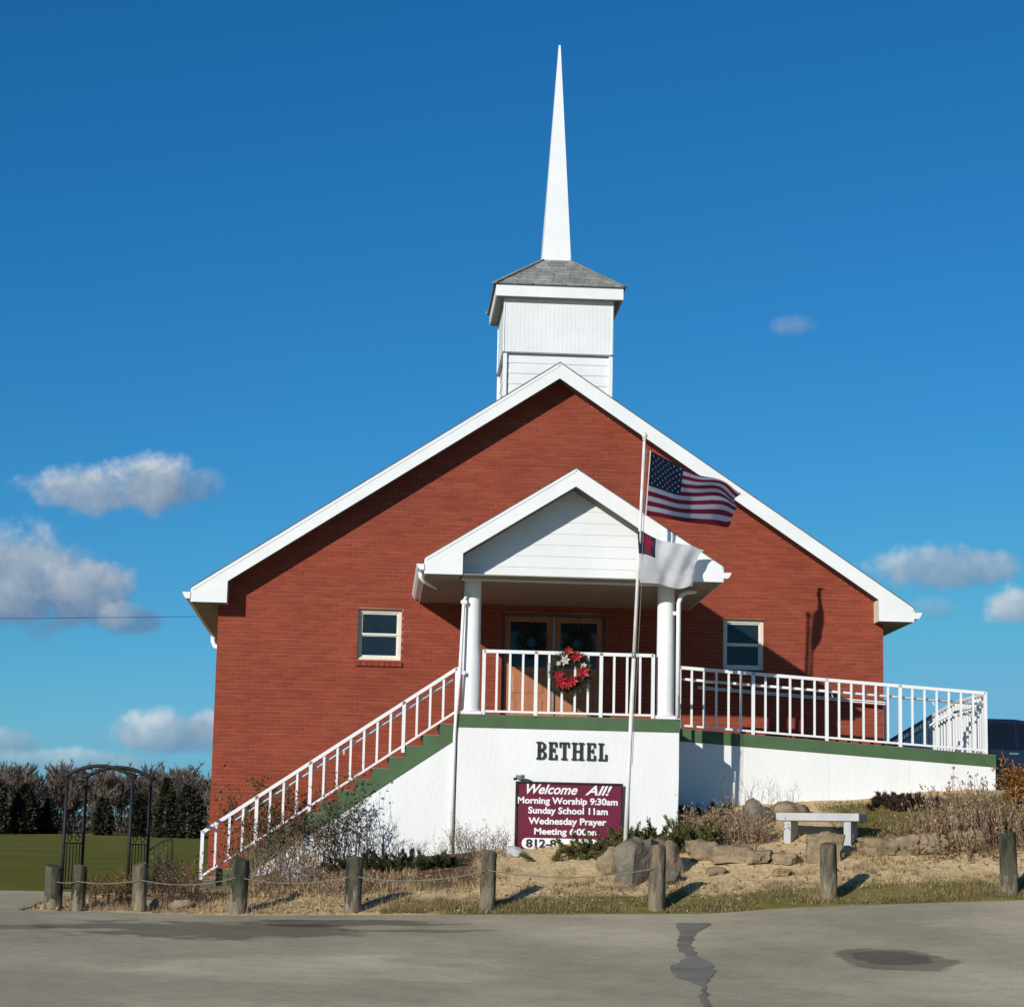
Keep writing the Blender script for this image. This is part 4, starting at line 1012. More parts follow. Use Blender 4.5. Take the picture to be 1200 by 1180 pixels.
def interp(pts, s):
    for i in range(len(pts)-1):
        if s <= pts[i+1][0] or i == len(pts)-2:
            a, b = pts[i], pts[i+1]; t = (s-a[0])/(b[0]-a[0])
            p0 = pts[max(i-1, 0)]; p3 = pts[min(i+2, len(pts)-1)]
            r_ = []
            for k in (1, 2, 3):
                m0 = (b[k]-p0[k])/(b[0]-p0[0])*(b[0]-a[0]) if b[0] > p0[0] else b[k]-a[k]
                m1 = (p3[k]-a[k])/(p3[0]-a[0])*(b[0]-a[0])
                h00 = 2*t**3-3*t*t+1; h10 = t**3-2*t*t+t; h01 = -2*t**3+3*t*t; h11 = t**3-t*t
                r_.append(h00*a[k]+h10*m0+h01*b[k]+h11*m1)
            return r_
def us_flag():
    root = empty('american_flag', (7.05, FPY, 5.6), 'American flag with stars and stripes blowing from the flagpole', 'flag')
    top = [(0, 7.144, -4.8, 6.765), (0.2, 7.464, -4.37, 6.729), (0.4, 7.789, -3.94, 6.677), (0.55, 8.034, -3.617, 6.627), (0.72, 8.361, -3.252, 6.63), (0.88, 8.69, -2.908, 6.642), (1, 8.951, -2.65, 6.518)]
    bot = [(0, 7.08, -4.8, 5.721), (0.25, 7.499, -4.279, 5.76), (0.5, 7.95, -3.757, 5.799), (0.75, 8.397, -3.236, 5.837), (0.9, 8.648, -2.923, 5.863), (1, 8.783, -2.715, 5.943)]
    def P(s, t):
        a = Vector(interp(top, s)); b = Vector(interp(bot, s))
        k = sstep(.35, 1.0, s)
        tt = t**(1+.85*k)                       # cloth bunched along the top edge near the fly
        p = a.lerp(b, tt)
        p.z -= .035*math.sin(s*7+1.0)*math.sin(math.pi*t)*s + .03*k*math.sin(s*15)*(1-t)
        wv = .09*math.sin(s*8.5-t*2.2)*min(1, s*2.2) + .09*k*math.sin(t*11+s*4)*(1-t*.6)
        p += Vector((-.80, .60, 0))*wv*.62
        return p
    NX, NT = 48, 52
    mats = [MT['flag_red'], MT['flag_white'], MT['flag_blue']]
    mb = MB()
    for j in range(NT+1):
        for i in range(NX+1): mb.v.append(tuple(P(i/NX, j/NT)))
    for j in range(NT):
        for i in range(NX):
            st = int((j+.5)/NT*13); canton = (i+.5)/NX < .4 and st < 7
            mb.f.append([(j)*(NX+1)+i, (j+1)*(NX+1)+i, (j+1)*(NX+1)+i+1, j*(NX+1)+i+1]); mb.mi.append(2 if canton else (st % 2))
    cl = mb.build('cloth', mats, root, smooth=True)
    s = MB()
    for sd_ in (-1, 1):
        for r_ in range(9):
            for c in range(6 if r_ % 2 == 0 else 5):
                cs = (.4/12)*(1+2*c + (0 if r_ % 2 == 0 else 1)); ct = (7/13)*(r_+1)/10
                ring = []
                for k in range(10):
                    rr = .026 if k % 2 == 0 else .011; a = math.pi/2+math.pi*k/5
                    ring.append((cs+rr*math.cos(a)*.62, ct-rr*math.sin(a)))
                p = [P(max(q[0], 0.001), max(q[1], .001)) for q in ring]; cc = P(cs, ct)
                off = Vector((0, sd_*.006, 0))
                s.add([q+off for q in p]+[cc+off], [(k, (k+1) % 10, 10) for k in range(10)])
    s.build('stars', MT['flag_white'], cl, kind='stuff')
    s = MB(); s.bar(P(0, 0)+Vector((-.012, 0, .01)), P(0, 1)+Vector((-.012, 0, -.01)), .03, .012); s.build('header', MT['flag_white'], root)
    for t in (0.01, .99):
        q = P(0, t); zz = (q.z-POLE0.z)/(POLE1.z-POLE0.z); pp = POLE0+(POLE1-POLE0)*zz
        s = MB(); s.tube([q, pp+Vector((.03, -.01, 0))], .006, 5); s.build('snap_hook', MT['steel_grey'], root)
us_flag()
def christian_flag():
    root = empty('christian_flag', (6.9, FPY, 4.6), 'white flag with blue corner and red cross below the striped flag', 'flag')
    top = [(0, 6.935, -4.84, 5.462), (0.12, 7.079, -4.778, 5.434), (0.22, 7.224, -4.726, 5.377), (0.4, 7.388, -4.632, 5.341), (0.6, 7.609, -4.528, 5.321), (0.8, 7.831, -4.424, 5.315), (1, 8.083, -4.32, 5.254)]
    bot = [(0, 6.986, -4.84, 4.626), (0.2, 7.19, -4.736, 4.638), (0.4, 7.381, -4.632, 4.636), (0.6, 7.547, -4.528, 4.599), (0.75, 7.681, -4.45, 4.599), (0.9, 7.83, -4.372, 4.655), (1, 7.879, -4.32, 4.649)]
    def P(s, t):
        a = Vector(interp(top, s)); b = Vector(interp(bot, s)); k = sstep(.6, 1, s)
        p = a.lerp(b, t); p.x += (b.x-a.x)*(t**(1-.45*k)-t)
        wv = .022*math.sin(s*9-t*3.0)*min(1, s*3) + .022*math.sin(t*7+s*5)*s + .014*math.sin(s*21+t*5)*min(1, s*2) + .010*math.sin(t*19-s*13)*s
        return p + Vector((-.5, .8, 0))*wv
    NX, NT = 40, 30; mb = MB()
    for j in range(NT+1):
        for i in range(NX+1): mb.v.append(tuple(P(i/NX, j/NT)))
    for j in range(NT):
        for i in range(NX):
            s_, t_ = (i+.5)/NX, (j+.5)/NT; mi = 1
            if s_ < .25 and t_ < .43:
                mi = 2; a, b = s_/.25, t_/.43
                if (.42 < a < .70 and .06 < b < .9) or (.15 < a < .95 and .24 < b < .46): mi = 0
            mb.f.append([j*(NX+1)+i, (j+1)*(NX+1)+i, (j+1)*(NX+1)+i+1, j*(NX+1)+i+1]); mb.mi.append(mi)
    mb.build('cloth', [MT['flag_red'], MT['flag_white'], MT['flag_blue']], root, smooth=True)
    for t in (0.02, .98):
        q = P(0, t); pp = POLE0+(POLE1-POLE0)*((q.z-POLE0.z)/(POLE1.z-POLE0.z))
        s = MB(); s.tube([q, pp+Vector((0, -.035, 0))], .006, 5); s.build('snap_hook', MT['steel_grey'], root)
christian_flag()

# ------------------------------------------------------------------ bench
def bench():
    c = Vector((10.0, -4.3, 0)); a = R(-27); ux = Vector((math.cos(a), math.sin(a), 0)); uy = Vector((-math.sin(a), math.cos(a), 0)); zt = 1.075
    root = empty('stone_bench', (c.x, c.y, .5), 'pale grey stone bench on the bank below the ramp', 'bench')
    def slab(x0, x1, y0, y1, z0, z1, nm):
        q = [c+ux*x+uy*y for x, y in ((x0, y0), (x1, y0), (x1, y1), (x0, y1))]
        s = MB(); s.hexa([(p.x, p.y, z0) for p in q], [(p.x, p.y, z1) for p in q]); o = s.build(nm, MT['granite'], root)
        bv = o.modifiers.new('bevel', 'BEVEL'); bv.width = .012; bv.segments = 2
    slab(-.68, .68, -.25, .25, zt-.125, zt, 'seat'); slab(-.56, -.44, -.21, .21, .2, zt-.126, 'leg'); slab(.42, .54, -.21, .21, .2, zt-.126, 'leg')
bench()

# ------------------------------------------------------------------ posts and rope
POSTS = [(-1.68, .62, .13, 'm', 'stubby dark mossy wooden post at the far left end of the rope line'),
         (-1.33, .62, .105, 'm', 'greenish wooden post beside the arbor, second from the left end'),
         (-.45, .67, .105, 'w', 'pale wooden post just right of the black arbor'),
         (.95, .76, .13, 'm', 'dark thick wooden post in front of the stair foot'),
         (2.60, .76, .125, 'm', 'dark wooden post in front of the bare branching shrub'),
         (4.55, .84, .115, 'w', 'wooden post left of the maroon notice board'),
         (7.03, .90, .125, 'w', 'wooden post in front of the boulders below the flagpole'),
         (9.58, .80, .125, 'w', 'leaning wooden post in front of the stone bench'),
         (12.27, .86, .13, 'm', 'mossy wooden post at the right edge before the dry plants')]
def posts():
    for i, (x, ht, r_, k, lab) in enumerate(POSTS):
        y = -6.98; z = ground_z(x, y); random.seed(100+i)
        o = empty('wooden_post', (x, y, z), lab, 'post', 'wooden posts along the lot edge')
        prof = []; n = 28; mb = MB(); rows = 40; tilt = random.uniform(-.03, .03); ph = random.random()*9
        for j in range(rows+1):
            t = j/rows; zz = z-.12+(ht+.12)*t
            rr = r_*(1.03-.08*t) if t < .96 else r_*.90
            for q in range(n):
                a = 2*math.pi*q/n; w = 1+.07*noise.noise(Vector((math.cos(a)*2+ph, math.sin(a)*2, t*2)))+.03*noise.noise(Vector((math.cos(a)*6+ph, math.sin(a)*6, t*9)))
                top = .03*math.cos(a+ph) if j >= rows-1 else 0
                mb.v.append((x+tilt*t+rr*w*math.cos(a), y+rr*w*math.sin(a), zz+top))
        for j in range(rows):
            for q in range(n):
                q2 = (q+1) % n; mb.f.append([j*n+q, j*n+q2, (j+1)*n+q2, (j+1)*n+q]); mb.mi.append(1 if j/rows < .36+.30*noise.noise(Vector((math.cos(6.2832*q/n)*1.6+ph, math.sin(6.2832*q/n)*1.6, 0)))+(0 if k == 'm' else .10) else 0)
        mb.f.append([rows*n+q for q in range(n)]); mb.mi.append(0)
        p = mb.build('trunk', [MT['post_wood'] if k == 'w' else MT['post_mossy'], MT['post_foot']], o); smooth_by_angle(p, 50)
    # rope strung from post to post
    root = empty('post_rope', (0.9, -6.98, 0), 'thin sagging rope strung between the wooden posts', 'rope')
    for i in range(6):
        (x0, h0, r0, _, _), (x1, h1, r1, _, _) = POSTS[i], POSTS[i+1]
        z0 = ground_z(x0, -6.98)+h0*.66; z1 = ground_z(x1, -6.98)+h1*.66; pts = []
        sag = (.045 if i < 2 else .075)*(x1-x0)**.5
        for k in range(17):
            t = k/16; pts.append((x0+(x1-x0)*t, -7.09+.01*math.sin(k), z0+(z1-z0)*t-sag*4*t*(1-t)))
        s = MB(); s.tube(pts, .008, 5); s.build('rope_span', MT['rope'], root, smooth=True)
posts(); random.seed(21)

# ------------------------------------------------------------------ garden arbor
def arbor():
    ctr = Vector((-1.20, -5.0, 0)); zg = ground_z(-1.1, -5.2)-.02
    root = empty('garden_arbor', (ctr.x, ctr.y, zg), 'black metal garden arbor with arched top at the left', 'arbor')
    ax = Vector((1.0, .0, 0)); dp = Vector((.30, .42, 0)); hw = .495
    base = {}
    H_ = 1.86
    for f, o in (('f', Vector((-.122, -.19, 0))), ('b', Vector((.122, .19, 0)))):
        for s_ in (-1, 1):
            p = ctr+o+ax*hw*s_; base[(f, s_)] = p
            s = MB(); s.tube([Vector((p.x, p.y, zg-.1)), Vector((p.x, p.y, zg+H_))], .026, 8); s.build('post', MT['black_iron'], root, smooth=True)
        pts = []
        a = ctr+o-ax*(hw+.07); b = ctr+o+ax*(hw+.07)
        for k in range(17):
            t = k/16; q = a+(b-a)*t; e = abs(2*t-1)
            z = H_+.02+.15*(1-min(1, (e/.88))**2.0) if e < .88 else H_+.02
            pts.append(Vector((q.x, q.y, zg+z)))
        s = MB(); s.tube(pts, .029, 8); s.build('arch', MT['black_iron'], root, smooth=True)
    for k in range(1, 8):
        t = k/8; e = abs(2*t-1); z = H_+.02+.15*(1-min(1, e/.88)**2) if e < .88 else H_+.02
        p0 = base[('f', -1)]+(base[('f', 1)]-base[('f', -1)])*t; p1 = base[('b', -1)]+(base[('b', 1)]-base[('b', -1)])*t
        s = MB(); s.tube([(p0.x, p0.y, zg+z), (p1.x, p1.y, zg+z)], .006, 5); s.build('cross_bar', MT['black_iron'], root)
    for s_ in (-1, 1):
        a, b = base[('f', s_)], base[('b', s_)]
        for z in (.18, .86, 1.02):
            s = MB(); s.tube([(a.x, a.y, zg+z), (b.x, b.y, zg+z)], .010, 5); s.build('side_rail', MT['black_iron'], root)
        for k in range(1, 6):
            p = a+(b-a)*(k/6); s = MB(); s.tube([(p.x, p.y, zg+.18), (p.x, p.y, zg+.86)], .008, 5); s.build('side_bar', MT['black_iron'], root)
        for c_ in (.3, .7):
            p = a+(b-a)*c_; d = (b-a).normalized(); pts = []
            for k in range(15):
                t = k/14*2*math.pi*1.3; rr = .065*(1-.5*k/14); pts.append((p.x+d.x*rr*math.cos(t), p.y+d.y*rr*math.cos(t), zg+.94+rr*math.sin(t)))
            s = MB(); s.tube(pts, .007, 5); s.build('scroll', MT['black_iron'], root)
    # low wing gate on its right
    g = empty('wing_gate', (-.38, -4.7, zg), 'small black wing gate with curved top beside the arbor', 'gate')
    a = base[('b', 1)]+Vector((.03, 0, 0)); L_ = .34
    pts = []
    for k in range(9):
        t = k/8; pts.append((a.x+L_*t, a.y, zg+.78+.17*math.sin(t*math.pi/2)))
    s = MB(); s.tube(pts, .012, 6); s.build('top_bar', MT['black_iron'], g)
    s = MB(); s.tube([(a.x+L_, a.y, zg-.05), (a.x+L_, a.y, zg+.95)], .014, 6); s.build('gate_post', MT['black_iron'], g)
    s = MB(); s.tube([(a.x, a.y, zg+.2), (a.x+L_, a.y, zg+.2)], .010, 5); s.build('bottom_bar', MT['black_iron'], g)
    for k in range(1, 5):
        t = k/5; s = MB(); s.tube([(a.x+L_*t, a.y, zg+.2), (a.x+L_*t, a.y, zg+.78+.17*math.sin(t*math.pi/2))], .007, 5); s.build('gate_bar', MT['black_iron'], g)
arbor()

# ------------------------------------------------------------------ stones
def stone(name, x, y, sx, sy, sz, mt, label, cat, group, seed, block=True, rot=0.0, sink=.25):
    random.seed(seed)
    bm = bmesh.new()
    if block:
        bmesh.ops.create_cube(bm, size=1.0); bmesh.ops.subdivide_edges(bm, edges=bm.edges, cuts=6, use_grid_fill=True)
        for v in bm.verts:
            p = v.co; k = max(abs(p.x), abs(p.y), abs(p.z)); v.co = p.lerp(p.normalized()*.62, .30)
    else:
        bmesh.ops.create_icosphere(bm, subdivisions=3, radius=.55)
        for v in bm.verts: v.co.z = v.co.z*1.0
    off = Vector((seed*1.7, seed*.3, 0))
    for v in bm.verts:
        q = v.co*2.2+off; v.co += v.co.normalized()*(.20*noise.noise(q)+.10*noise.noise(q*2.7)+.04*noise.noise(q*7)) + Vector((v.co.z*.18*math.sin(seed), v.co.z*.12*math.cos(seed), -.12*abs(v.co.x)*math.sin(seed*2.3)))
        v.co.x *= sx; v.co.y *= sy; v.co.z *= sz
    me = bpy.data.meshes.new(name); bm.to_mesh(me); bm.free(); me.materials.append(mt)
    me.polygons.foreach_set('use_smooth', [True]*len(me.polygons))
    if hasattr(me, 'set_sharp_from_angle'): me.set_sharp_from_angle(angle=R(38))
    o = link(name, me, None, (x, y, ground_z(x, y)+sz*(.5-sink))); o.rotation_euler = (0, 0, rot)
    return tag(o, label, cat, group)
G_ = 'sandstone edging blocks on the bank'
stone('boulder', 6.88, -5.62, .56, .42, .66, MT['grey_stone'], 'tall grey boulder at the foot of the flagpole', 'boulder', None, 3, True, .7, .12)
stone('boulder', 7.33, -5.35, .48, .42, .50, MT['stone'], 'tan boulder right of the tall grey boulder by the flagpole', 'boulder', None, 5, True, .5, .10)
stone('boulder', 6.52, -5.25, .34, .30, .40, MT['stone'], 'small tan boulder left of the tall grey boulder by the flagpole', 'boulder', None, 8, False, .2, .15)
stone('boulder', 7.36, -5.85, .30, .28, .22, MT['grey_stone'], 'low grey rock behind the post under the flagpole boulders', 'boulder', None, 9, False, .9, .2)
blocks = [(8.02, -4.75, .46, .36, .30), (8.46, -5.0, .62, .38, .26), (8.85, -5.2, .34, .3, .20), (9.22, -5.25, .36, .3, .17), (9.86, -5.15, .52, .42, .44), (10.72, -5.1, .55, .36, .26), (11.13, -5.05, .44, .36, .30), (11.55, -5.0, .60, .40, .32), (12.2, -4.95, .5, .4, .3), (8.12, -5.5, .26, .22, .12), (9.1, -5.75, .24, .2, .10)]
bl = ['leftmost sandstone block of the edging, right of the green juniper', 'long low sandstone block, second of the edging from the left', 'small low sandstone block, third of the edging from the left', 'sandstone block just left of the bench front, fourth of the edging',
      'large tan sandstone block under the bench, behind the leaning post', 'flat sandstone block right of the bench in the edging row', 'sandstone block two places right of the bench in the edging row', 'sandstone block beside the tall dry plants, near the lawn', 'sandstone block hidden among the tall dry plants at right', 'small loose stone on the bare soil below the edging', 'tiny loose stone on the bare soil left of the leaning post']
for i, (x, y, a, b, c) in enumerate(blocks): stone('sandstone_block', x, y, a, b, c, MT['stone'], bl[i], 'stone', G_, 30+i, True, random.uniform(-.25, .25), .18)
stone('garden_rock', 9.15, -3.1, .5, .4, .42, MT['grey_stone'], 'grey rock behind the left end of the bench', 'rock', None, 61, False, .2, .2)
stone('garden_rock', 9.75, -2.9, .52, .4, .30, MT['stone'], 'tan rock at the ramp wall behind the bench', 'rock', None, 62, False, .2, .2)
for i, (x, y, s_, lab) in enumerate([(-.35, -6.55, .20, 'pale stone under the rope left of the arbor post'), (.12, -6.6, .24, 'pale stone at the foot of the stair railing'), (1.72, -4.6, .34, 'white stone beside the low end of the stair wall'), (5.12, -4.0, .22, 'pale stone below the left edge of the notice board')]):
    stone('pale_stone', x, y, s_*1.3, s_, s_*.8, MT['granite'] if i > 1 else MT['stone'], lab, 'stone', None, 70+i, False, 0, .2)
random.seed(33)

# ------------------------------------------------------------------ plants
def rv(a=1.0): return Vector((random.uniform(-a, a), random.uniform(-a, a), random.uniform(-a, a)))
def twigs(mb, p, d, ln, r_, lev, wander=.25, nseg=4, fork=(2, 4), tips=None, upw=.1, shrink=.62, nside=3):
    pts = [p.copy()]; q = p.copy(); dd = d.normalized()
    for i in range(nseg):
        dd = (dd+rv(wander)*.6+Vector((0, 0, upw))).normalized(); q = q+dd*(ln/nseg); pts.append(q.copy())
    mb.tube(pts, [r_*(1-.55*i/nseg) for i in range(nseg+1)], nside, cap=False)
    if tips is not None: tips += [(pts[i], dd) for i in range(max(1, nseg-2) if lev else 1, nseg+1)]
    if lev > 0:
        for _ in range(random.randint(*fork)):
            i = random.randint(1, nseg); a = pts[i]
            side = (dd+rv(1.0)).normalized()
            twigs(mb, a, side, ln*shrink*random.uniform(.7, 1.15), r_*.55, lev-1, wander, max(2, nseg-1), fork, tips, upw, shrink, nside)
def leaf(mb, p, d, ln, w):
    s_ = d.cross(rv()).normalized()*w
    mb.add([p, p+d*ln*.5+s_, p+d*ln, p+d*ln*.5-s_], [(0, 1, 2, 3)])
def shrub(name, label, cat, x, y, n, ht, spread, mt, lev=2, r_=.010, lean=0.35, leafmt=None, leaves=0, leafsize=.05, group=None, upw=.12, wander=.3, fork=(2, 4)):
    z = ground_z(x, y); root = empty(name, (x, y, z), label, cat, group)
    mb = MB(); tips = []
    for i in range(n):
        a = random.random()*2*math.pi; q = spread*math.sqrt(random.random())
        px, py_ = x+q*math.cos(a), y+q*.7*math.sin(a)
        d = Vector((math.cos(a)*lean*random.random(), math.sin(a)*lean*random.random(), 1))
        twigs(mb, Vector((px, py_, ground_z(px, py_)-.03)), d, ht*random.uniform(.6, 1.0), r_, lev, wander, 4, fork, tips, upw)
    mb.build('stems', mt, root, kind='stuff')
    if leaves:
        lb = MB()
        for _ in range(leaves):
            p, d = random.choice(tips); leaf(lb, p+rv(.03), (d+rv(1.1)).normalized(), leafsize*random.uniform(.5, 1.3), leafsize*.25)
        lb.build('leaves', leafmt, root, kind='stuff')
    return root
# the bare shrub against the white stair wall
shrub('bare_shrub', 'bare dark branching shrub against the white stair wall', 'shrub', 2.95, -3.85, 7, .72, .07, MT['twig_dark'], 3, .012, .75, upw=.10, wander=.30, fork=(2, 3))
shrub('sparse_shrub', 'thin leafy shrub clinging to the low end of the stair wall', 'shrub', 2.2, -3.9, 7, .62, .25, MT['twig_dark'], 2, .008, .5, MT['vine_leaf'], 240, .05)
shrub('sparse_shrub', 'dark leafy tangle left of the bare shrub on the white wall', 'shrub', 2.55, -3.75, 6, .7, .2, MT['twig_dark'], 2, .008, .5, MT['vine_leaf'], 280, .05)
# dry rose or vine clump on the stair railing
def vine():
    root = empty('climbing_vine', (1.6, -3.6, -.1), 'brown climbing vine tangled over the lower stair railing', 'vine')
    mb = MB(); tips = []
    for i in range(64):
        x = random.uniform(.55, 2.5); y = -3.55+random.uniform(-.25, .18)
        twigs(mb, Vector((x, y, ground_z(x, y))), Vector((random.uniform(-.2, .35), .05, 1)), .5+.45*(x-.5)/2*random.uniform(.7, 1.3), .007, 2, .35, 5, (2, 4), tips, .06)
    mb.build('stems', MT['twig_brown'], root)
    lb = MB()
    for _ in range(1700):
        p, d = random.choice(tips); leaf(lb, p+rv(.05), (d+rv(1.2)).normalized(), .06*random.uniform(.5, 1.4), .016)
    lb.build('dead_leaves', MT['dead_leaf'], root)
    lb = MB()
    for _ in range(600):
        p, d = random.choice(tips); leaf(lb, p+rv(.05), (d+rv(1.2)).normalized(), .06*random.uniform(.5, 1.4), .017)
    lb.build('green_leaves', MT['vine_leaf'], root)
vine()
shrub('russet_shrub', 'russet leafy shrub rising behind the stair railing at the brick wall', 'shrub', 1.0, -1.3, 20, 1.15, .38, MT['twig_brown'], 2, .008, .28, MT['russet_leaf'], 3000, .07)
shrub('dry_bush', 'dry grey brown bush left of the notice board', 'shrub', 4.55, -4.0, 46, .44, .42, MT['twig_brown'], 2, .006, .5, MT['dry_leaf_tan'], 500, .035, fork=(2, 3))
shrub('dry_bush', 'small dry twiggy bush between the bare shrub and the notice board', 'shrub', 3.85, -4.0, 14, .34, .3, MT['twig_brown'], 2, .005, .5, MT['dry_leaf_tan'], 150, .03)
shrub('dry_bush', 'rounded tan dry bush left of the stone bench', 'shrub', 8.75, -4.15, 60, .40, .42, MT['dry_stem'], 2, .005, .6, MT['dry_leaf_tan'], 2600, .045)
shrub('dry_bush', 'low brown dry bush beside the shaded ramp wall', 'shrub', 8.2, -3.6, 40, .34, .32, MT['twig_brown'], 2, .005, .6, MT['dry_leaf_tan'], 1300, .045)
shrub('twiggy_bush', 'thin bare twigs standing before the white ramp wall', 'shrub', 9.0, -3.0, 18, .62, .34, MT['twig_brown'], 2, .005, .5, fork=(2, 3))
shrub('twiggy_bush', 'sparse bare twigs behind the right half of the bench', 'shrub', 9.75, -2.7, 10, .45, .28, MT['twig_brown'], 2, .004, .5, fork=(2, 3))
shrub('rust_shrub', 'orange rust coloured shrub at the right edge of the photo', 'shrub', 13.65, -3.3, 30, .50, .22, MT['twig_brown'], 2, .008, .4, MT['rust_leaf'], 3000, .06)
def tall_dry():
    root = empty('dry_perennials', (12.1, -4.9, .7), 'clump of tall tan dry plant stalks near the right edge', 'plant')
    mb = MB(); lb = MB()
    for i in range(330):
        x = random.gauss(12.25, .48); y = random.gauss(-4.75, .35); z = ground_z(x, y)
        ht = random.uniform(.38, 1.0)*(1-.25*abs(x-12.4)); ht = max(ht, .2)
        d = Vector((random.uniform(-.22, .12), random.uniform(-.2, .1), 1)); q = Vector((x, y, z-.02)); pts = [q.copy()]
        for k in range(4): d = (d+rv(.16)).normalized(); q = q+d*ht/4; pts.append(q.copy())
        mb.tube(pts, [.006, .0055, .005, .0045, .003], 3, cap=False)
        for _ in range(random.randint(2, 6)): leaf(lb, random.choice(pts[1:])+rv(.03), (rv(1)+Vector((0, 0, .3))).normalized(), .075*random.uniform(.4, 1.3), .014)
        if random.random() < .5:
            for _ in range(5): leaf(lb, pts[-1]+rv(.02), (rv(.6)+Vector((0, 0, 1))).normalized(), .06, .012)
    mb.build('stalks', MT['dry_stem'], root, kind='stuff'); lb.build('dead_leaves', MT['dry_leaf_tan'], root, kind='stuff')
    lb = MB()
    for i in range(2600):
        x = random.gauss(12.1, .55); y = random.gauss(-4.8, .4); z = ground_z(x, y)+abs(random.gauss(0, .13)); leaf(lb, Vector((x, y, z)), (rv(1)+Vector((0, 0, .4))).normalized(), .10*random.uniform(.4, 1.3), .012)
    lb.build('matted_leaves', MT['dead_leaf'], root, kind='stuff')
tall_dry()
def juniper():
    root = empty('spreading_juniper', (6.9, -4.2, .5), 'low spreading green juniper in front of the notice board', 'shrub')
    tb = MB(); lb = MB()
    def spine(x0, y0, ln, d):
        q = Vector((x0, y0, ground_z(x0, y0)+.02)); pts = [q.copy()]; d = d.normalized()
        for k in range(6):
            d = (d+rv(.12)).normalized(); q = q+d*ln/6; q.z = max(q.z, ground_z(q.x, q.y)+.02); pts.append(q.copy())
        tb.tube(pts, .006, 3, cap=False)
        for k in range(1, 7):
            for _ in range(30):
                t = random.random(); p = pts[k-1].lerp(pts[k], t); dd = (pts[k]-pts[k-1]).normalized()
                leaf(lb, p+rv(.02), (dd*1.0+rv(.85)+Vector((0, 0, .25))).normalized(), random.uniform(.03, .085), .0075)
    for i in range(170):
        x = 5.3+1.9*math.sqrt(random.random()) if i % 2 else random.uniform(6.9, 8.25); y = -4.2+random.uniform(-.32, .28)
        k = sstep(5.6, 7.3, x)
        spine(x, y, random.uniform(.16, .24)+.30*k*random.random(), Vector((random.uniform(-.5, .9), random.uniform(-.6, .2), .02+.45*k+random.uniform(0, .2))))
    tb.build('branches', MT['twig_brown'], root); lb.build('needles', MT['juniper'], root)
    root = empty('low_evergreen', (3.3, -4.5, .1), 'dark low evergreen ground shrub along the foot of the stair wall', 'shrub')
    tb = MB(); lb = MB()
    for i in range(60):
        x = random.uniform(2.3, 4.2); spine(x, -4.25+random.uniform(-.25, .2), random.uniform(.18, .30), Vector((random.uniform(-.7, .7), random.uniform(-.6, .2), .3)))
    tb.build('branches', MT['twig_brown'], root); lb.build('needles', MT['vine_leaf'], root)
    root = empty('dark_shrub', (8.1, -2.6, .9), 'dark low shrub in the shaded corner of porch and ramp', 'shrub')
    tb = MB(); lb = MB()
    for i in range(46):
        spine(random.uniform(7.95, 8.75), random.uniform(-3.0, -2.2), random.uniform(.15, .3), Vector((random.uniform(-.5, .5), random.uniform(-.5, .2), .6)))
    tb.build('branches', MT['twig_brown'], root); lb.build('needles', MT['vine_leaf'], root)
    root = empty('ledge_shade_mound', (11.6, -2.6, 1.2), 'added dark brown mound standing in for shade under a rock ledge below the right ramp wall', 'plant')  # added mound: shade of the gap below the ledge put into its colour
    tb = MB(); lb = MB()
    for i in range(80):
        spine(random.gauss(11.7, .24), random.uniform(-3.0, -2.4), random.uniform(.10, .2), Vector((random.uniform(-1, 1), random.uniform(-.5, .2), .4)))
    tb.build('branches', MT['twig_brown'], root); lb.build('dead_leaves', MT['ledge_shade'], root)  # leaf shapes carry the shade colour of the added mound
juniper()
shrub('dead_perennial', 'brown dead perennials behind the rope right of the arbor', 'plant', -.05, -5.7, 40, .50, .42, MT['twig_brown'], 2, .006, .5, MT['dead_leaf'], 700, .05)
shrub('dead_perennial', 'brown dead perennials under the arbor arch', 'plant', -.95, -5.9, 30, .36, .42, MT['twig_brown'], 2, .006, .5, MT['dead_leaf'], 900, .05)
shrub('dead_perennial', 'tan dead stalks in front of the stair railing', 'plant', 1.35, -5.2, 60, .58, .6, MT['dry_stem'], 2, .006, .5, MT['dead_leaf'], 900, .045)
shrub('dead_perennial', 'tan dead stalks between two dark posts before the stairs', 'plant', 2.35, -5.9, 26, .30, .5, MT['dry_stem'], 2, .005, .5, MT['dry_leaf_tan'], 300, .04)
shrub('dark_bush', 'small dark bush below the wing gate', 'shrub', -.25, -4.6, 26, .42, .22, MT['twig_dark'], 2, .006, .5, MT['vine_leaf'], 900, .05)

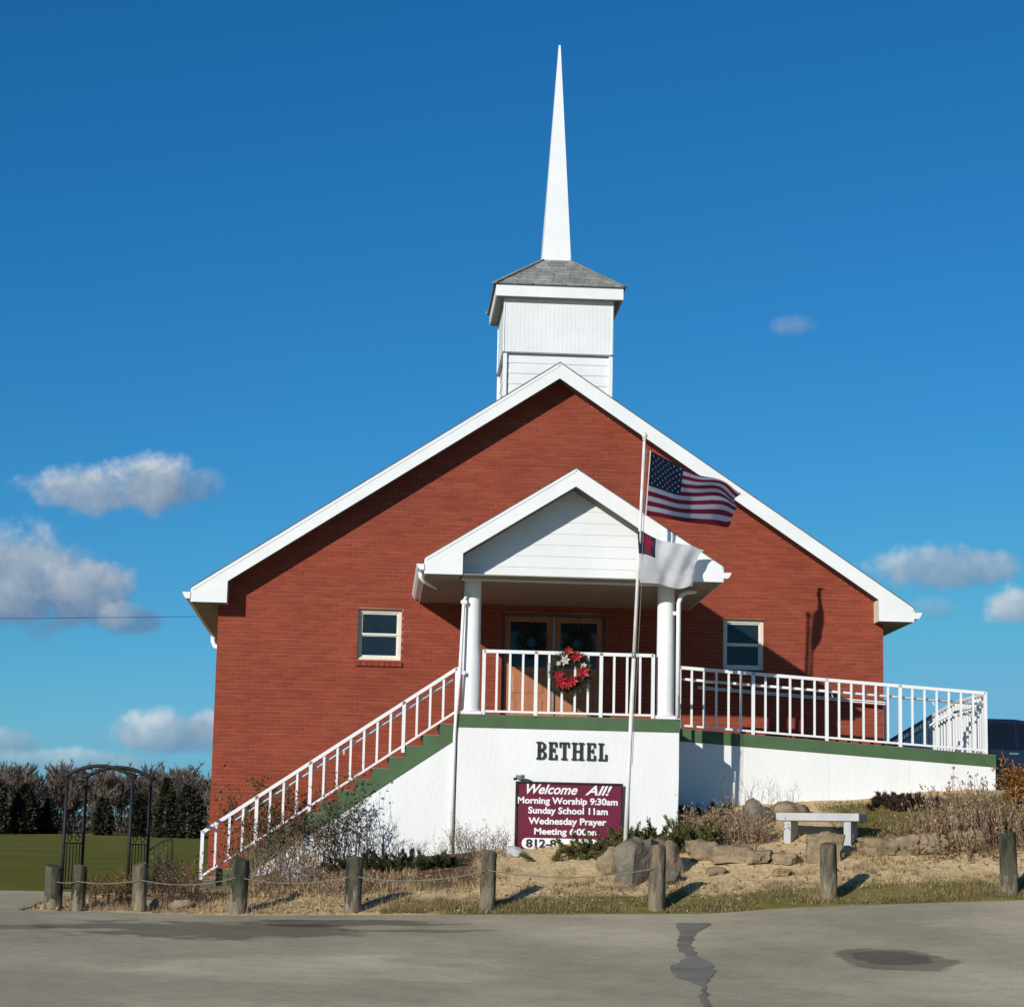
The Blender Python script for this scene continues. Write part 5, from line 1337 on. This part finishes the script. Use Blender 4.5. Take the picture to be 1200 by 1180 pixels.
def ground_cover():
    gm = MB(); dm = MB(); lm = MB()
    def blade(mb, x, y, h, w):
        a = random.random()*6.28; z = ground_z(x, y)-.004; l = Vector((random.uniform(-.6, .6), random.uniform(-.6, .6), 1))*h; c, s_ = math.cos(a)*w, math.sin(a)*w
        mb.add([(x-c, y-s_, z), (x+c, y+s_, z), (x+l.x, y+l.y, z+l.z)], [(0, 1, 2)])
    for _ in range(26000):
        x = random.uniform(3.0, 14.5); y = edge_y(x)+.02+abs(random.gauss(0, .45))
        if noise.noise(Vector((x*1.1, y*1.1, 4))) > -.18 and y < -6.0: blade(gm if random.random() < .62 else dm, x, y, random.uniform(.03, .085), .005)
    for _ in range(16000):
        x = random.uniform(10.3, 14.5); y = random.uniform(-4.9, -2.2)
        blade(gm if random.random() < .75 else dm, x, y, random.uniform(.025, .07), .005)
    for _ in range(9000):
        x = random.uniform(-1.9, 14.3); y = random.uniform(-7.1, -3.7)
        if noise.noise(Vector((x*.9, y*.9, 14))) > 0.0: blade(dm, x, y, random.uniform(.03, .11), .005)
    for _ in range(420):
        cx, cy = random.uniform(3.4, 14.2), random.uniform(-6.6, -4.9)
        if noise.noise(Vector((cx*.8, cy*.8, 44))) < -.05: continue
        for _ in range(26):
            blade(dm if random.random() < .8 else gm, cx+random.gauss(0, .05), cy+random.gauss(0, .05), random.uniform(.04, .13), .004)
    for _ in range(6000):
        x = random.uniform(-2.0, 3.6); y = random.uniform(-7.1, -4.0); blade(dm, x, y, random.uniform(.04, .14), .006)
    gm.build('verge_grass', MT['grass_green'], None, label='short olive grass growing along the edge of the lot and on the bank', cat='grass', kind='stuff')
    dm.build('dry_grass', MT['grass_dry'], None, label='dry tan grass scattered over the planted bank', cat='grass', kind='stuff')
    for _ in range(3600):
        x = random.uniform(-2.1, 14.3); y = random.uniform(-7.2, -3.6) if x > 3 else random.uniform(-7.2, -4.6)
        if noise.noise(Vector((x*.7, y*.7, 24))) < -.05 and x > 3: continue
        p = Vector((x, y, ground_z(x, y)+.012)); d = Vector((random.uniform(-1, 1), random.uniform(-1, 1), random.uniform(0, .5))).normalized(); leaf(lm, p, d, random.uniform(.03, .09), .018)
    lm.build('fallen_leaves', MT['dry_leaf_tan'], None, label='brown fallen leaves littering the bed', cat='leaves', kind='stuff')
ground_cover()

# ------------------------------------------------------------------ parked car beyond the ramp
def car():
    gx, gy, g = 12.95, 8.1, gz(14.5, 8.1)+.01
    root = empty('parked_car', (gx+2.3, gy, g), 'dark navy car parked behind the ramp at the right edge', 'car')
    hw = .91
    def loft(prof, name, mt, parent, yo, inset, zcut):   # side profile in (x, z), rounded in plan by narrowing the top
        n = len(prof); s = MB(); ys = [-yo, -yo+.06, yo-.06, yo]
        ring = []
        for k, y in enumerate(ys):
            e = .035 if k in (0, 3) else 0
            cx = sum(p[0] for p in prof)/n; cz = sum(p[1] for p in prof)/n
            row = []
            for x, z in prof:
                t = max(0, (z-zcut))*inset
                yy = y*(1-t/yo)
                row.append(Vector((gx+x+(e if x < cx else -e), gy+yy, g+z-(e*.6 if z > cz else -e*.3))))
            ring.append(row)
        for row in ring: s.v += [tuple(p) for p in row]
        for k in range(3):
            for i in range(n):
                j = (i+1) % n; s.f.append([k*n+i, k*n+j, (k+1)*n+j, (k+1)*n+i]); s.mi.append(0)
        s.f.append(list(range(n))[::-1]); s.mi.append(0); s.f.append([3*n+i for i in range(n)]); s.mi.append(0)
        o = s.build(name, mt, parent, fixn=True); smooth_by_angle(o, 35); return o
    body = loft([(0.05, .32), (0.0, .55), (.06, .80), (.22, .93), (1.25, 1.08), (1.40, 1.10), (4.40, 1.10), (4.52, 1.0), (4.58, .62), (4.52, .30), (3.9, .22), (.6, .22)], 'body', MT['car_paint'], root, hw, .0, 9)
    cab = loft([(1.38, 1.09), (1.60, 1.34), (2.0, 1.70), (2.25, 1.75), (3.6, 1.75), (4.0, 1.70), (4.42, 1.09)], 'cabin', MT['car_paint'], root, hw-.04, .32, 1.1)
    def quad(pts, nm, mt, par):
        s = MB(); s.add(pts, [(0, 1, 2, 3)]); s.build(nm, mt, par)
    def side(x, z, y): return (gx+x, gy+y*(1-max(0, z-1.1)*.32/(hw-.04)), g+z)
    for y in (-(hw-.035), hw-.035):
        for a in (((1.62, 1.13), (2.62, 1.13), (2.62, 1.66), (2.02, 1.66)), ((2.70, 1.13), (3.55, 1.13), (3.55, 1.66), (2.70, 1.66)), ((3.62, 1.13), (4.28, 1.13), (3.95, 1.62), (3.62, 1.66))):
            s = MB(); q = [side(x, z, y*1.012) for x, z in a]; q2 = [(p[0], p[1]-.03*(1 if y > 0 else -1), p[2]) for p in q]
            s.hexa(q, q2) if y < 0 else s.hexa(q2, q); s.build('side_window', MT['car_glass'], cab, fixn=True)
        for hx in (2.45, 3.40):
            s = MB(); s.box(gx+hx, gx+hx+.2, gy+y*1.045-.014, gy+y*1.045+.014, g+.98, g+1.015); s.build('door_handle', MT['chrome'], body)
        s = MB(); s.box(gx+1.7, gx+1.85, gy+y*1.02-(.2 if y < 0 else -.02), gy+y*1.02+(.2 if y > 0 else -.02), g+1.12, g+1.26); s.build('mirror', MT['car_paint'], cab)
    s = MB(); hwf = hw-.16
    s.hexa([(gx+1.47, gy-hw+.12, g+1.145), (gx+1.47, gy+hw-.12, g+1.145), (gx+1.53, gy+hw-.12, g+1.13), (gx+1.53, gy-hw+.12, g+1.13)][::-1], [(gx+1.955, gy-hw+.26, g+1.685), (gx+1.955, gy+hw-.26, g+1.685), (gx+2.0, gy+hw-.26, g+1.67), (gx+2.0, gy-hw+.26, g+1.67)][::-1])
    s.build('windscreen', MT['car_glass'], cab, fixn=True)
    for y in (-.62, .62):
        s = MB(); s.box(gx+.0, gx+.16, gy+y-.2, gy+y+.2, g+.70, g+.84); s.build('headlight', MT['chrome'], body)
    for x in (.85, 3.65):
        for y in (-1, 1):
            s = MB(); n = 24; c = Vector((gx+x, gy+y*(hw-.10), g+.34)); b = len(s.v)
            prof = [(.20, -.10), (.30, -.11), (.345, -.08), (.345, .08), (.30, .11), (.20, .10)]
            for r_, o in prof:
                for k in range(n): s.v.append((c.x+r_*math.cos(2*math.pi*k/n), c.y+o*y, c.z+r_*math.sin(2*math.pi*k/n)))
            for i in range(len(prof)-1):
                for k in range(n): s.f.append([i*n+k, i*n+(k+1) % n, (i+1)*n+(k+1) % n, (i+1)*n+k]); s.mi.append(0)
            w = s.build('wheel', MT['tyre'], root, fixn=True)
            s = MB()
            for k in range(n): s.v.append((c.x+.205*math.cos(2*math.pi*k/n), c.y+.085*y, c.z+.205*math.sin(2*math.pi*k/n)))
            s.v.append((c.x, c.y+.10*y, c.z))
            for k in range(n): s.f.append([k, (k+1) % n, n]); s.mi.append(0)
            s.build('rim', MT['chrome'], w)
car()

# ------------------------------------------------------------------ overhead cable
s = MB(); pts = []
for k in range(25):
    t = k/24; pts.append((-45+46.6*t, 26-6*t, 6.9-.1*t-1.2*4*t*(1-t)*.35))
s.tube(pts, .007, 5); s.build('overhead_cable', MT['cable'], None, label='thin dark overhead cable crossing the sky towards the left eave', cat='cable')

# ------------------------------------------------------------------ woods beyond the field
def conifer(i, x, y, ht, rad, label):
    random.seed(500+i); z = gz(x, y); root = empty('conifer', (x, y, z), label, 'tree', 'dark conifers at the edge of the field')
    s = MB(); s.tube([(x, y, z-.3), (x, y, z+ht*.5), (x, y, z+ht*.97)], [.22, .14, .03], 6); s.build('trunk', MT['bare_wood'], root)
    s = MB(); asym = [random.uniform(.75, 1.2) for _ in range(9)]
    for _ in range(3200):
        t = random.random()**.9; a = random.random()*2*math.pi
        prof = min(1, (1-t)*(1.35+.9*((i*37) % 10)/10))**(.55+.5*((i*53) % 10)/10)*(1 if t > .1 else .85)
        q = rad*prof*asym[int(a/6.2832*9) % 9]*(.35+.65*math.sqrt(random.random()))*(1+.4*noise.noise(Vector((a, t*5, i*3))))
        p = Vector((x+q*math.cos(a), y+q*math.sin(a), z+t*ht*.97)); d = (Vector((math.cos(a), math.sin(a), random.uniform(-.3, .8)))+rv(.7)).normalized()
        leaf(s, p, d, random.uniform(.35, .85), .17)
    s.build('crown', MT['conifer'], root)
cons = [(-57.5, 300, 8.0, 3.0), (-53.2, 296, 8.8, 2.6), (-48.6, 300, 7.4, 2.2), (-45.4, 303, 5.2, 1.4), (-37.2, 301, 5.6, 1.2), (-31.4, 299, 6.4, 1.4), (-27.4, 296, 8.8, 2.1), (-24.2, 296, 7.8, 2.1)]
cl = ['broad dark conifer at the left edge of the treeline', 'dark conifer second from the left edge of the treeline', 'dark conifer left of the arbor in the treeline', 'shorter conifer just left of the arbor post in the treeline', 'slim conifer seen through the middle of the arbor arch', 'conifer seen behind the right posts of the arbor', 'tall dark conifer just right of the arbor in the treeline', 'dark conifer between the arbor and the brick church corner']
for i, (x, y, h_, r_) in enumerate(cons): conifer(i, x, y, h_, r_, cl[i])
def woods():
    random.seed(77); s = MB()
    for i in range(230):
        x = random.uniform(-110, 16); y = random.uniform(306, 345); z = gz(x, y); ht = random.uniform(10.5, 15.5)*(1+.10*noise.noise(Vector((x*.12, 0, 0))))
        top = Vector((x+random.uniform(-.6, .6), y, z+ht*.55)); s.tube([(x, y, z-.4), top], [.16, .10], 4, cap=False)
        cr = random.uniform(1.6, 2.7)
        for _ in range(26):
            a = random.random()*6.28; t = random.uniform(.3, 1); b0 = Vector((x, y, z)).lerp(top, t)
            d = Vector((math.cos(a)*.75, math.sin(a)*.75, random.uniform(.5, 1.4))).normalized(); L_ = cr*random.uniform(.8, 1.7)
            e = b0+d*L_
            if e.z > z+ht: e.z = z+ht-random.random()*.8
            s.tube([b0, e], [.07, .03], 3, cap=False)
            for _ in range(22):
                q = b0.lerp(e, random.uniform(.35, 1)); w = (d+rv(.9)+Vector((0, 0, .35))).normalized(); sd_ = w.cross(rv()).normalized()*.08
                L2 = random.uniform(.5, 1.3); s.add([q-sd_, q+sd_, q+w*L2], [(0, 1, 2)])
    # brush at the foot of the wood
    for _ in range(16000):
        x = random.uniform(-110, 16); y = random.uniform(303, 335); z = gz(x, y)+abs(random.gauss(0, 2.2)); w = (rv(1)+Vector((0, 0, .8))).normalized(); sd_ = w.cross(rv()).normalized()*.09
        q = Vector((x, y, z)); s.add([q-sd_, q+sd_, q+w*random.uniform(.6, 1.6)], [(0, 1, 2)])
    s.build('bare_woods', MT['bare_wood'], None, label='grey brown leafless woods beyond the green field', cat='woods', kind='stuff')
woods()
